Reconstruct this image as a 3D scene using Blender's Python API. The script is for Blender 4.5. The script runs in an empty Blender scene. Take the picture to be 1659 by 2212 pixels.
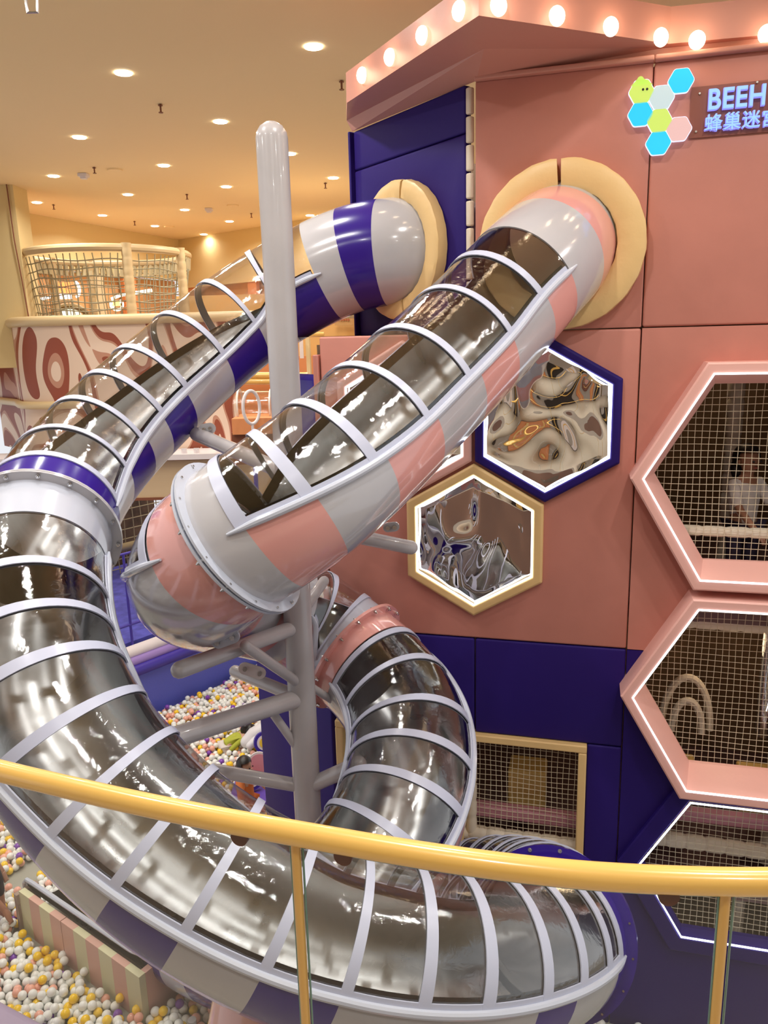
import bpy, bmesh, math, random
import numpy as np
from mathutils import Vector, Matrix, noise
from mathutils.geometry import tessellate_polygon
random.seed(7); rng = np.random.default_rng(7)
SC = bpy.context.scene; COL = SC.collection
# ------------------------------------------------------------------ camera
TH = math.radians(12.8); RO = math.radians(1.53); FPX = 1661.0
CAMLOC = np.array([0., 0., 6.6])
Fv = np.array([0, math.cos(TH), -math.sin(TH)]); r0 = np.array([1., 0, 0]); u0 = np.array([0, math.sin(TH), math.cos(TH)])
Rv = r0*math.cos(RO)-u0*math.sin(RO); Uv = u0*math.cos(RO)+r0*math.sin(RO)
cd = bpy.data.cameras.new('camera'); cam = bpy.data.objects.new('camera', cd); COL.objects.link(cam)
cd.sensor_fit = 'HORIZONTAL'; cd.sensor_width = 36; cd.lens = 36*FPX/1659.0; cd.clip_start = .05; cd.clip_end = 200
M = Matrix.Identity(4)
for i in range(3):
    M[i][0] = Rv[i]; M[i][1] = Uv[i]; M[i][2] = -Fv[i]; M[i][3] = CAMLOC[i]
cam.matrix_world = M; SC.camera = cam
SC.view_settings.view_transform = 'Standard'; SC.view_settings.look = 'None'
SC.view_settings.gamma = 1; SC.view_settings.exposure = 0.30; SC.view_settings.use_curve_mapping = False
SC.cycles.transparent_max_bounces = 32; SC.cycles.max_bounces = 10; SC.cycles.diffuse_bounces = 4; SC.cycles.glossy_bounces = 6
SC.cycles.sample_clamp_indirect = 6; SC.cycles.caustics_reflective = False; SC.cycles.caustics_refractive = False
wd = bpy.data.worlds.new('world'); SC.world = wd; wd.use_nodes = True
wd.node_tree.nodes['Background'].inputs[0].default_value = (.94, .95, 1, 1)
wd.node_tree.nodes['Background'].inputs[1].default_value = 0.74
LAMP_W = 30.0; BULB_E = 3.5; LED_E = 3.2; LENS_E = 14.0

# helpers used only to lay out where things stand in the hall
def PZ(x, y, z):
    v = Fv+Rv*(x-829.5)/FPX-Uv*(y-1106)/FPX; return CAMLOC+v*(z-CAMLOC[2])/v[2]
def PY(x, y, Y):
    v = Fv+Rv*(x-829.5)/FPX-Uv*(y-1106)/FPX; return CAMLOC+v*(Y-CAMLOC[1])/v[1]
def proj(p):
    d = np.asarray(p)-CAMLOC; z = d@Fv; return 829.5+FPX*(d@Rv)/z, 1106-FPX*(d@Uv)/z, z

# ------------------------------------------------------------------ materials
MATS = {}
def mat(name, col, rough=.5, metal=0., emit=None, es=0., bump=0., bscale=30., coat=0., var=0., vscale=2.5, trans=0., spec=.5):
    if name in MATS: return MATS[name]
    m = bpy.data.materials.new(name); m.use_nodes = True; nt = m.node_tree; b = nt.nodes['Principled BSDF']
    b.inputs['Base Color'].default_value = (*col, 1); b.inputs['Roughness'].default_value = rough; b.inputs['Metallic'].default_value = metal
    b.inputs['Coat Weight'].default_value = coat; b.inputs['Coat Roughness'].default_value = .06
    b.inputs['Specular IOR Level'].default_value = spec
    if trans: b.inputs['Transmission Weight'].default_value = trans
    if emit: b.inputs['Emission Color'].default_value = (*emit, 1); b.inputs['Emission Strength'].default_value = es
    tc = nt.nodes.new('ShaderNodeTexCoord')
    if bump:
        n = nt.nodes.new('ShaderNodeTexNoise'); n.inputs['Scale'].default_value = bscale; n.inputs['Detail'].default_value = 4
        bp = nt.nodes.new('ShaderNodeBump'); bp.inputs['Strength'].default_value = bump; bp.inputs['Distance'].default_value = .02
        nt.links.new(tc.outputs['Object'], n.inputs['Vector']); nt.links.new(n.outputs['Fac'], bp.inputs['Height']); nt.links.new(bp.outputs['Normal'], b.inputs['Normal'])
    if var:
        n = nt.nodes.new('ShaderNodeTexNoise'); n.inputs['Scale'].default_value = vscale; n.inputs['Detail'].default_value = 6
        r = nt.nodes.new('ShaderNodeValToRGB')
        r.color_ramp.elements[0].position = .3; r.color_ramp.elements[1].position = .7
        r.color_ramp.elements[0].color = (*[c*(1-var) for c in col], 1); r.color_ramp.elements[1].color = (*[min(1, c*(1+var)) for c in col], 1)
        nt.links.new(tc.outputs['Object'], n.inputs['Vector']); nt.links.new(n.outputs['Fac'], r.inputs['Fac']); nt.links.new(r.outputs['Color'], b.inputs['Base Color'])
    MATS[name] = m; return m
def glass_mat(name, tint, base=.10, edge=.75, rough=.05, power=2.4, scratch=True):
    m = bpy.data.materials.new(name); m.use_nodes = True; nt = m.node_tree; nt.nodes.clear()
    out = nt.nodes.new('ShaderNodeOutputMaterial'); mix = nt.nodes.new('ShaderNodeMixShader')
    tr = nt.nodes.new('ShaderNodeBsdfTransparent'); tr.inputs[0].default_value = (*tint, 1)
    gl = nt.nodes.new('ShaderNodeBsdfGlossy'); gl.inputs['Color'].default_value = (.95, .95, .95, 1); gl.inputs['Roughness'].default_value = rough
    lw = nt.nodes.new('ShaderNodeLayerWeight'); lw.inputs['Blend'].default_value = .5
    pw = nt.nodes.new('ShaderNodeMath'); pw.operation = 'POWER'; pw.inputs[1].default_value = power
    ma = nt.nodes.new('ShaderNodeMath'); ma.operation = 'MULTIPLY_ADD'; ma.inputs[1].default_value = edge; ma.inputs[2].default_value = base
    nt.links.new(lw.outputs['Facing'], pw.inputs[0]); nt.links.new(pw.outputs[0], ma.inputs[0])
    if scratch:   # faint scuffs on the plastic
        tc = nt.nodes.new('ShaderNodeTexCoord'); n = nt.nodes.new('ShaderNodeTexNoise'); n.inputs['Scale'].default_value = 14; n.inputs['Detail'].default_value = 8; n.inputs['Distortion'].default_value = 2
        bp = nt.nodes.new('ShaderNodeBump'); bp.inputs['Strength'].default_value = .15; bp.inputs['Distance'].default_value = .01
        nt.links.new(tc.outputs['Object'], n.inputs['Vector']); nt.links.new(n.outputs['Fac'], bp.inputs['Height']); nt.links.new(bp.outputs[0], gl.inputs['Normal'])
    nt.links.new(ma.outputs[0], mix.inputs[0]); nt.links.new(tr.outputs[0], mix.inputs[1]); nt.links.new(gl.outputs[0], mix.inputs[2]); nt.links.new(mix.outputs[0], out.inputs[0])
    MATS[name] = m; return m
def steel_mat():
    m = mat('brushed_steel', (.50, .48, .46), .27, 1.)
    nt = m.node_tree; b = nt.nodes['Principled BSDF']; tc = nt.nodes.new('ShaderNodeTexCoord')
    n = nt.nodes.new('ShaderNodeTexNoise'); n.inputs['Scale'].default_value = 2.6; n.inputs['Detail'].default_value = 7; n.inputs['Distortion'].default_value = .6
    mr = nt.nodes.new('ShaderNodeMapRange'); mr.inputs['From Min'].default_value = .3; mr.inputs['From Max'].default_value = .7; mr.inputs['To Min'].default_value = .24; mr.inputs['To Max'].default_value = .42
    r = nt.nodes.new('ShaderNodeValToRGB'); r.color_ramp.elements[0].position = .3; r.color_ramp.elements[1].position = .72
    r.color_ramp.elements[0].color = (.33, .35, .355, 1); r.color_ramp.elements[1].color = (.58, .61, .62, 1)
    n2 = nt.nodes.new('ShaderNodeTexNoise'); n2.inputs['Scale'].default_value = 1.7; n2.inputs['Detail'].default_value = 2
    bp = nt.nodes.new('ShaderNodeBump'); bp.inputs['Strength'].default_value = .10; bp.inputs['Distance'].default_value = .03
    for q in (n, n2): nt.links.new(tc.outputs['Object'], q.inputs['Vector'])
    nt.links.new(n.outputs['Fac'], mr.inputs[0]); nt.links.new(mr.outputs[0], b.inputs['Roughness']); nt.links.new(n.outputs['Fac'], r.inputs[0]); nt.links.new(r.outputs[0], b.inputs['Base Color'])
    tg = nt.nodes.new('ShaderNodeTangent'); tg.direction_type = 'UV_MAP'; tg.uv_map = 'UVMap'; b.inputs['Anisotropic'].default_value = .75; b.inputs['Anisotropic Rotation'].default_value = 0.0
    nt.links.new(tg.outputs[0], b.inputs['Tangent'])
    nt.links.new(n2.outputs['Fac'], bp.inputs['Height']); nt.links.new(bp.outputs[0], b.inputs['Normal'])
    return m
PINKPAD = mat('pink_padding', (.56, .225, .175), .5, bump=.10, bscale=9, var=.05)
ROSEPAD = mat('rose_vinyl', (.85, .48, .42), .38, bump=.12, bscale=12)
PURPAD = mat('purple_padding', (.020, .007, .145), .6, spec=.25, bump=.10, bscale=9)
YELPAD = mat('yellow_vinyl', (.78, .54, .24), .42, bump=.2, bscale=10)
CORNPAD = mat('cornice_vinyl', (.58, .27, .21), .4, bump=.1, bscale=9)
GREYF = mat('grey_fibreglass', (.50, .50, .53), .16, coat=.6, var=.04)
WHITEF = mat('pale_grey_fibreglass', (.52, .56, .66), .2, coat=.5)
HOOPM = mat('hoop_paint', (.52, .555, .70), .3)
PURF = mat('purple_fibreglass', (.035, .014, .24), .18, coat=.12, spec=.3)
PINKF = mat('pink_fibreglass', (.74, .36, .33), .16, coat=.7)
CLEAR = glass_mat('clear_acrylic', (.90, .885, .88))
CLEARB = glass_mat('clear_acrylic_shell', (.80, .78, .76), base=.16, edge=.6, rough=.06)
GLASS = glass_mat('rail_glass', (.97, .985, .975), base=.03, edge=.4, rough=.01, scratch=False)
GEDGE = mat('glass_edge', (.13, .24, .20), .15)
STEEL = steel_mat()
BOLT = mat('bolt_steel', (.6, .6, .6), .25, 1.)
POLEM = mat('pole_paint', (.45, .43, .44), .3, coat=.4, var=.05, vscale=4)
DARK = mat('dark_void', (.03, .022, .018), .8)
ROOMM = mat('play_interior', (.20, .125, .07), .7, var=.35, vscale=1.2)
WHITEPAD = mat('white_padding', (.70, .62, .50), .5, bump=.15, bscale=14)
NETM = mat('net_cord', (.62, .55, .40), .8)
NETD = mat('net_cord_green', (.36, .32, .20), .8)
LEDM = mat('led_strip', (.9, .95, 1), .4, emit=(.85, .93, 1), es=LED_E)
BULBM = mat('bulb_glow', (1, .95, .85), .4, emit=(1, .86, .62), es=BULB_E)
LENSM = mat('downlight_lens', (1, 1, .95), .4, emit=(1, .93, .80), es=LENS_E)
WALLY = mat('yellow_wall', (.72, .56, .27), .8, bump=.05)
CEILM = mat('ceiling_paint', (.95, .73, .40), .8, bump=.04, bscale=60)
ORANGE = mat('orange_panel', (.70, .27, .10), .5)
BROWN = mat('brown_frame', (.22, .07, .03), .5)
GOLD = mat('gold_rail_paint', (.80, .50, .13), .24, coat=.5)
GOLDP = mat('gold_post_paint', (.68, .40, .10), .28, coat=.4)
CLAMP = mat('brown_clamp', (.10, .035, .02), .35)
BLUEPAD = mat('blue_padding', (.10, .12, .55), .5, bump=.08)
BLUEDK = mat('deep_blue_vinyl', (.05, .03, .32), .4)
LAV = mat('lavender_foam', (.44, .36, .52), .4)
LAVD = mat('violet_foam', (.30, .20, .50), .4)
OFFW = mat('offwhite_foam', (.78, .72, .72), .45)
PITFL = mat('pit_floor', (.34, .34, .29), .7)
BEIGE = mat('beige_panel', (.62, .46, .27), .6)
FLOORM = mat('hall_floor', (.45, .40, .33), .4)
YFOAM = mat('yellow_foam', (.72, .48, .16), .6, bump=.1)
PINKFOAM = mat('pink_foam', (.58, .26, .32), .5)
BALLM = [mat('white_ball', (.86, .88, .84), .22, coat=.3), mat('peach_ball', (.86, .43, .32), .25, coat=.3), mat('yellow_ball', (.95, .62, .02), .25, coat=.3), mat('purple_ball', (.20, .05, .42), .25, coat=.3)]
SKIN = mat('skin', (.62, .36, .25), .5); SKIND = mat('skin_tan', (.36, .17, .10), .5)
HAIR = mat('black_hair', (.012, .009, .008), .4)

# ------------------------------------------------------------------ object helpers
def link(o, parent=None):
    COL.objects.link(o)
    if parent is not None: o.parent = parent
    return o
def tag(o, label=None, cat=None, group=None, kind=None):
    if label: o['label'] = label
    if cat: o['category'] = cat
    if group: o['group'] = group
    if kind: o['kind'] = kind
    return o
def empty(name, loc, label=None, cat=None, group=None, rz=0.):
    o = bpy.data.objects.new(name, None); o.empty_display_size = .1
    o.location = loc; o.rotation_euler = (0, 0, rz); COL.objects.link(o); tag(o, label, cat, group); o['_loc'] = 0; del o['_loc']; return o
class MB:
    def __init__(s): s.v = []; s.f = []; s.mi = []
    def add(s, vs, fs, mi=0):
        b = len(s.v); s.v += [tuple(map(float, p)) for p in vs]; s.f += [tuple(i+b for i in q) for q in fs]; s.mi += [mi]*len(fs)
    def box(s, c, size, ax=None, mi=0):
        c = np.array(c, float); h = np.array(size)/2; A = np.eye(3) if ax is None else np.array(ax, float)
        vs = [c+A[0]*h[0]*i+A[1]*h[1]*j+A[2]*h[2]*k for i in (-1, 1) for j in (-1, 1) for k in (-1, 1)]
        s.add(vs, [(0, 1, 3, 2), (4, 6, 7, 5), (0, 4, 5, 1), (2, 3, 7, 6), (0, 2, 6, 4), (1, 5, 7, 3)], mi)
    def tube(s, pts, r, n=10, mi=0, cap=True, closed=False, round_end=False):
        pts = np.array(pts, float); N = len(pts); rr = np.full(N, r) if np.isscalar(r) else np.array(r, float)
        if round_end:
            T0 = pts[0]-pts[1]; T0 /= np.linalg.norm(T0); T1 = pts[-1]-pts[-2]; T1 /= np.linalg.norm(T1); a = [70, 45, 20]
            pre = [pts[0]+T0*rr[0]*math.sin(math.radians(t)) for t in a]; post = [pts[-1]+T1*rr[-1]*math.sin(math.radians(t)) for t in a[::-1]]
            pts = np.vstack([pre, pts, post]); rr = np.r_[[rr[0]*math.cos(math.radians(t)) for t in a], rr, [rr[-1]*math.cos(math.radians(t)) for t in a[::-1]]]; N = len(pts)
        if closed: T = np.roll(pts, -1, 0)-np.roll(pts, 1, 0)
        else: T = np.gradient(pts, axis=0)
        T /= np.linalg.norm(T, axis=1)[:, None]+1e-12
        ref = np.array([0, 0, 1.]) if abs(T[0][2]) < .9 else np.array([1., 0, 0]); u = np.cross(ref, T[0]); u /= np.linalg.norm(u); vs = []
        for i in range(N):
            u = u-T[i]*(u@T[i]); u /= np.linalg.norm(u)+1e-12; w = np.cross(T[i], u)
            for k in range(n):
                a = 2*math.pi*k/n; vs.append(pts[i]+rr[i]*(math.cos(a)*u+math.sin(a)*w))
        fs = []
        for i in range(N if closed else N-1):
            j = (i+1) % N
            for k in range(n): fs.append((i*n+k, i*n+(k+1) % n, j*n+(k+1) % n, j*n+k))
        if cap and not closed: fs.append(tuple(range(n-1, -1, -1))); fs.append(tuple((N-1)*n+k for k in range(n)))
        s.add(vs, fs, mi)
    def disc(s, c, axis, r, t, n=24, mi=0):
        axis = np.array(axis, float); axis /= np.linalg.norm(axis); c = np.array(c, float); s.tube([c-axis*t/2, c+axis*t/2], r, n, mi)
    def ring(s, c, axis, ri, ro, t, n=40, mi=0, a0=0., a1=360., ref=None):
        axis = np.array(axis, float); axis /= np.linalg.norm(axis); c = np.array(c, float)
        ref = np.array([0, 0, 1.]) if ref is None else ref; u = ref-axis*(ref@axis); u /= np.linalg.norm(u); w = np.cross(axis, u)
        full = abs(a1-a0) >= 359.9; m = n if full else n+1; vs = []
        for i in range(m):
            a = math.radians(a0+(a1-a0)*i/n); d = u*math.cos(a)+w*math.sin(a)
            for (r, q) in ((ri, -1), (ro, -1), (ro, 1), (ri, 1)): vs.append(c+d*r+axis*q*t/2)
        fs = []
        for i in range(n):
            j = (i+1) % m
            for k in range(4): fs.append((i*4+k, i*4+(k+1) % 4, j*4+(k+1) % 4, j*4+k))
        if not full: fs += [(0, 1, 2, 3), ((m-1)*4+3, (m-1)*4+2, (m-1)*4+1, (m-1)*4)]
        s.add(vs, fs, mi)
    def sph(s, c, r, nu=12, nv=8, mi=0, sc=(1, 1, 1)):
        vs = []; fs = []
        for j in range(nv+1):
            p = math.pi*j/nv
            for i in range(nu):
                a = 2*math.pi*i/nu; vs.append((c[0]+r*sc[0]*math.sin(p)*math.cos(a), c[1]+r*sc[1]*math.sin(p)*math.sin(a), c[2]+r*sc[2]*math.cos(p)))
        for j in range(nv):
            for i in range(nu): fs.append((j*nu+i, (j+1)*nu+i, (j+1)*nu+(i+1) % nu, j*nu+(i+1) % nu))
        s.add(vs, fs, mi)
    def build(s, name, mats, parent=None, smooth=True, bevel=0., origin=None):
        me = bpy.data.meshes.new(name); V = np.array(s.v, float)
        if parent is not None: org = np.array(parent.matrix_world.translation) if False else np.array(parent_world(parent))
        else: org = np.array(origin if origin is not None else (V[:, 0].mean(), V[:, 1].mean(), V[:, 2].min()))
        me.from_pydata([tuple(p-org) for p in V], [], s.f)
        for m in (mats if isinstance(mats, (list, tuple)) else [mats]): me.materials.append(m)
        me.polygons.foreach_set('material_index', s.mi)
        bm = bmesh.new(); bm.from_mesh(me); bmesh.ops.recalc_face_normals(bm, faces=bm.faces)
        if smooth:
            for f in bm.faces: f.smooth = True
            for e in bm.edges:
                if len(e.link_faces) == 2 and e.calc_face_angle(0) > .6: e.smooth = False
        bm.to_mesh(me); bm.free(); me.update()
        o = bpy.data.objects.new(name, me); link(o, parent)
        if parent is None: o.location = org
        if bevel:
            b = o.modifiers.new('bevel', 'BEVEL'); b.width = bevel; b.segments = 3; b.limit_method = 'ANGLE'
            for p in me.polygons: p.use_smooth = True
        return o
WORLDPOS = {}
def parent_world(p):
    q = np.zeros(3)
    while p is not None:
        q += np.array(p.location); p = p.parent
    return q
def struct(o): o['kind'] = 'structure'; return o

# ------------------------------------------------------------------ wall frames
AL = np.array([.966, -.259, 0]); AL /= np.linalg.norm(AL); NF = np.array([AL[1], -AL[0], 0]); P0 = np.array([1.37, 6.2, 0])
ZV = np.array([0, 0, 1.])
def W(s, z, d=0.): return P0+AL*s+NF*d+ZV*z          # front wall: along, height, out toward the visitor
CO = W(-.61, 0); DS = np.array([-.57, .82, 0]); DS /= np.linalg.norm(DS); NS = np.array([-DS[1], DS[0], 0])
def SW(s, z, d=0.): return CO+DS*s+NS*d+ZV*z         # upper side wall, running back from the corner
AXF = [AL, NF, ZV]; AXS = [DS, NS, ZV]
def wall_panel(name, frame, poly, holes, t, m, parent, d0=0., bevel=.018):
    """a padded panel: 2D outline (s,z) with holes, thickness t towards the visitor"""
    loops = [[Vector((a, b, 0)) for a, b in poly]]+[[Vector((a, b, 0)) for a, b in h] for h in holes]
    tris = tessellate_polygon(loops); flat = [p for l in loops for p in l]
    bm = bmesh.new(); vs = [bm.verts.new(tuple(frame(p.x, p.y, d0))) for p in flat]
    for tr in tris:
        try: bm.faces.new([vs[i] for i in tr])
        except ValueError: pass
    org = parent_world(parent)
    nrm = frame(0, 0, 1.)-frame(0, 0, 0.)
    r = bmesh.ops.extrude_face_region(bm, geom=list(bm.faces))
    for v in [g for g in r['geom'] if isinstance(g, bmesh.types.BMVert)]: v.co += Vector(nrm*t)
    for v in bm.verts: v.co -= Vector(org)
    bmesh.ops.recalc_face_normals(bm, faces=bm.faces)
    bmesh.ops.dissolve_limit(bm, angle_limit=.01, verts=bm.verts, edges=bm.edges)
    me = bpy.data.meshes.new(name); bm.to_mesh(me); bm.free(); me.materials.append(m)
    o = bpy.data.objects.new(name, me); link(o, parent)
    if bevel:
        b = o.modifiers.new('bevel', 'BEVEL'); b.width = bevel; b.segments = 3; b.limit_method = 'ANGLE'
        for p in me.polygons: p.use_smooth = True
    return o
def hexpts(cs, cz, R, pointy): return [(cs+R*math.cos(math.radians(60*i+(90 if pointy else 0))), cz+R*math.sin(math.radians(60*i+(90 if pointy else 0)))) for i in range(6)]
def hexframe(mb, frame, cs, cz, prof, pointy, mi=0):
    """profile = list of (R, d) swept round a hexagon, closed"""
    n = len(prof); vs = []
    for i in range(6):
        for (R, d) in prof:
            a = hexpts(cs, cz, R, pointy)[i]; vs.append(frame(a[0], a[1], d))
    fs = [(i*n+k, i*n+(k+1) % n, ((i+1) % 6)*n+(k+1) % n, ((i+1) % 6)*n+k) for i in range(6) for k in range(n)]
    mb.add(vs, fs, mi)
def net(mb, fr, s0, s1, z0, z1, d, pitch, r, sag=.004):
    def strand(a, b, ph):
        n = 14; pts = []
        for i in range(n+1):
            t = i/n; p = np.array(a)*(1-t)+np.array(b)*t
            off = sag*math.sin(t*9+ph)
            pts.append(fr(p[0]+off, p[1]+off, d+sag*math.sin(t*5+ph*2)))
        mb.tube(pts, r, 4, cap=False)
    k = 0; s = s0
    while s <= s1: strand((s, z0), (s, z1), k*.7); s += pitch; k += 1
    z = z0
    while z <= z1: strand((s0, z), (s1, z), k*.5); z += pitch; k += 1

# ================================================================== THE SETTING
ZC = 9.6
def quad(name, pts, m, thick=None):
    mb = MB(); pts = [np.array(p, float) for p in pts]; t = np.array(thick, float)
    vs = pts+[p+t for p in pts]; n = len(pts)
    mb.add(vs, [tuple(range(n)), tuple(range(2*n-1, n-1, -1))]+[(i, (i+1) % n, n+(i+1) % n, n+i) for i in range(n)])
    return struct(mb.build(name, m, smooth=False))
bl = PZ(385, 518, ZC); b0 = PZ(30, 455, ZC); br = PZ(600, 483, ZC)
bld = bl+(bl-br)*0; wl0 = PZ(-300, 395, ZC)
quad('ceiling', [(-14, -5.6, ZC), (9, -5.6, ZC), (9, 28, ZC), (-14, 28, ZC)], CEILM, (0, 0, .2))
quad('floor', [(-14, -5.5, -.2), (9, -5.5, -.2), (9, 28, -.2), (-14, 28, -.2)], FLOORM, (0, 0, .2))
def vwall(name, a, b, z0, z1, m, t=.15):
    a = np.array(a, float); b = np.array(b, float); d = b-a; d[2] = 0; d /= np.linalg.norm(d); n = np.array([-d[1], d[0], 0])
    return quad(name, [(a[0], a[1], z0), (b[0], b[1], z0), (b[0], b[1], z1), (a[0], a[1], z1)], m, n*t)
ZB = 8.42
vwall('wall_left', (bl[0]-1.9*(bl-b0)[0], bl[1]-1.9*(bl-b0)[1], 0), bl, ZB, ZC, WALLY)
e = bl+(br-bl)*4
vwall('wall_back', bl, e, 8.2, ZC, WALLY)
# near yellow pier on the far left
pb = PY(34, 455, 15.6)
mb = MB(); mb.box((pb[0]-1.5, 15.9, (ZC+6.2)/2), (3.0, .6, ZC-6.2)); struct(mb.build('wall_pier', WALLY, smooth=False))
mb = MB(); mb.tube([(pb[0]-.10, 15.57, ZC), (pb[0]-.08, 15.56, 8.6), (pb[0]-.03, 15.57, 7.8), (pb[0]+.02, 15.56, 7.0)], .012, 6)
tag(mb.build('cable', BROWN), 'thin dark cable hanging down the yellow pier on the far left', 'cable')

# ================================================================== DOWNLIGHTS
LD = [(-2.82, 9.62), (-2.14, 11.7), (-1.4, 13.72), (-.8, 15.77), (-.61, 8.97), (-4.35, 12.33), (-3.65, 14.33), (-2.96, 16.35), (-5.81, 14.94), (-5.09, 16.9), (-4.43, 18.95), (-7.23, 17.51), (-6.5, 19.42), (-5.8, 21.34), (-4.93, 23.19), (-3.76, 20.89), (-1.64, 20.26)]
OFF = [(-5.03, 10.25), (-7.2, 10.9), (-3.5, 7.57), (-1.29, 6.92), (.92, 6.27+2.2), (-5.71, 8.2), (-1.97, 4.87), (-4.2, 5.5), (.24, 4.22), (2.45, 3.57), (-2.65, 2.82), (-.44, 2.17), (1.77, 1.5), (-4.9, 3.4), (-.5, -.4), (2.0, -1), (4.3, 2.5), (5, 4.6)]
def lamp(name, loc, size, watts, parent=None, col=(1, .97, .93)):
    l = bpy.data.lights.new(name, 'AREA'); l.shape = 'DISK'; l.size = size; l.energy = watts; l.color = col; l.spread = math.radians(150)
    o = bpy.data.objects.new(name, l); o.location = loc; link(o, parent); return o
first = None
RTXT = ['nearest', 'second', 'third']
names = ['large one low in the upper left', 'below and right of the nearest left one', 'just right of the tall pole top', 'beside the purple side wall', 'alone left of the bulb cornice',
         'left end of the middle row', 'above the middle of the netted pen', 'left of the pole at mid height', 'nearest the left edge in the third row', 'above the netted pen post',
         'right above the netted pen', 'closest to the yellow pier', 'over the netted pen ring', 'right behind the netted pen', 'nearest the far yellow corner', 'left of the pole above the slide', 'behind the purple striped slide bend']
for i, (x, y) in enumerate(LD+OFF):
    vis = i < len(LD)
    if first is None:
        t = empty('downlight', (x, y, ZC), cat='ceiling light')
        a = MB(); a.disc((x, y, ZC-.006), (0, 0, 1), .095, .012, 28); lens = a.build('lens', LENSM, t)
        a = MB(); a.ring((x, y, ZC-.008), (0, 0, 1), .095, .112, .018, 28); rim = a.build('rim', OFFW, t)
        lt = lamp('lamp', (0, 0, -.03), .18, LAMP_W, t); first = (t, lens, rim, lt)
    else:
        t = first[0].copy(); COL.objects.link(t); t.location = (x, y, ZC)
        for c in first[1:]:
            k = c.copy(); COL.objects.link(k); k.parent = t
    if i == 14:      # the one close to the far wall is dimmer
        dl = first[3].data.copy(); dl.energy = 5
        for c in t.children:
            if c.type == 'LIGHT': c.data = dl
    t['group'] = 'recessed ceiling downlights' if vis else 'recessed ceiling downlights above the visitor'
    t['label'] = ('round white ceiling downlight, '+names[i]) if vis else 'round white ceiling downlight above the visitor, outside the photo'
for i, (px, py, lab) in enumerate([(347, 236, 'below the brightest left downlight'), (738, 186, 'left of the cornice end'), (204, 369, 'beside the square detector'), (404, 426, 'right of the third lamp row'), (703, 402, 'near the purple side wall'), (116, 448, 'over the yellow pier'), (291, 483, 'over the netted pen'), (543, 466, 'just left of the pole')]):
    p = PZ(px, py, ZC-.06); mb = MB(); mb.tube([(p[0], p[1], ZC), (p[0], p[1], ZC-.09)], .012, 8); mb.disc((p[0], p[1], ZC-.1), (0, 0, 1), .03, .008, 12); mb.disc((p[0], p[1], ZC-.015), (0, 0, 1), .03, .01, 12)
    tag(mb.build('sprinkler', BROWN), 'small dark ceiling sprinkler '+lab, 'sprinkler', 'ceiling sprinklers')
for px, py, lab in [(180, 375, 'square white ceiling detector left of the lamp over the pen'), (451, 450, 'small square ceiling detector left of the pole')]:
    p = PZ(px, py, ZC); mb = MB(); mb.box((p[0], p[1], ZC-.03), (.16, .16, .05)); mb.box((p[0], p[1], ZC-.07), (.1, .1, .04)); tag(mb.build('smoke_detector', OFFW, smooth=False), lab, 'detector')
for px, py, lab in [(248, 366, 'flat round ceiling speaker right of the square detector'), (365, 489, 'flat round ceiling speaker over the far corner'), (503, 443, 'flat round ceiling speaker left of the pole top')]:
    p = PZ(px, py, ZC); mb = MB(); mb.disc((p[0], p[1], ZC-.01), (0, 0, 1), .13, .03, 24); tag(mb.build('ceiling_speaker', CEILM), lab, 'speaker')
p = PZ(70, 8, ZC)   # hook hanging from the ceiling
q = PZ(70, 20, 8.9)
mb = MB(); mb.tube([(q[0], q[1], ZC), (q[0], q[1], 9.0)], .012, 8); mb.tube([(q[0], q[1], 9.02), (q[0]+.04, q[1], 8.96), (q[0]+.035, q[1], 8.88), (q[0]-.035, q[1], 8.88), (q[0]-.04, q[1], 8.96), (q[0], q[1], 9.02)], .011, 8)
tag(mb.build('ceiling_hook', BOLT), 'small metal hook hanging from the ceiling at top left', 'hook')

# ================================================================== PLAY BUILDING
B = empty('play_building', tuple(W(0, 0)), 'tall pink and purple padded soft play building on the right', 'building')
TP = .07; G = .004
H1 = (1.605, 5.50); H2 = (1.605, 3.71); H3 = (1.605, 2.04)
SR = 4.2
def opening(c, R=.845): return hexpts(c[0], c[1], R, False)
def clip(poly, z, keep_above):
    out = []
    for i in range(len(poly)):
        a, b = poly[i], poly[(i+1) % len(poly)]; ia = (a[1] >= z) == keep_above; ib = (b[1] >= z) == keep_above
        if ia: out.append(a)
        if ia != ib: t = (z-a[1])/(b[1]-a[1]); out.append((a[0]+(b[0]-a[0])*t, z))
    return out
ZT = 8.44; ZM = 6.62; ZP = 4.02
def rect(s0, s1, z0, z1): return [(s0+G, z0+G), (s1-G, z0+G), (s1-G, z1-G), (s0+G, z1-G)]
# ring opening on the upper left panel
RS = (.045, 7.235)
circ = [(RS[0]+.47*math.cos(math.radians(a)), RS[1]+.47*math.sin(math.radians(a))) for a in range(0, 360, 15)]
wall_panel('wall_panel', W, rect(-.61, .655, ZM, ZT), [circ], TP, PINKPAD, B)
wall_panel('wall_panel', W, rect(.655, SR, ZM, ZT), [], TP, PINKPAD, B)
wall_panel('wall_panel', W, rect(-1.93, .655, ZP, ZM), [], TP, PINKPAD, B)
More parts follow.
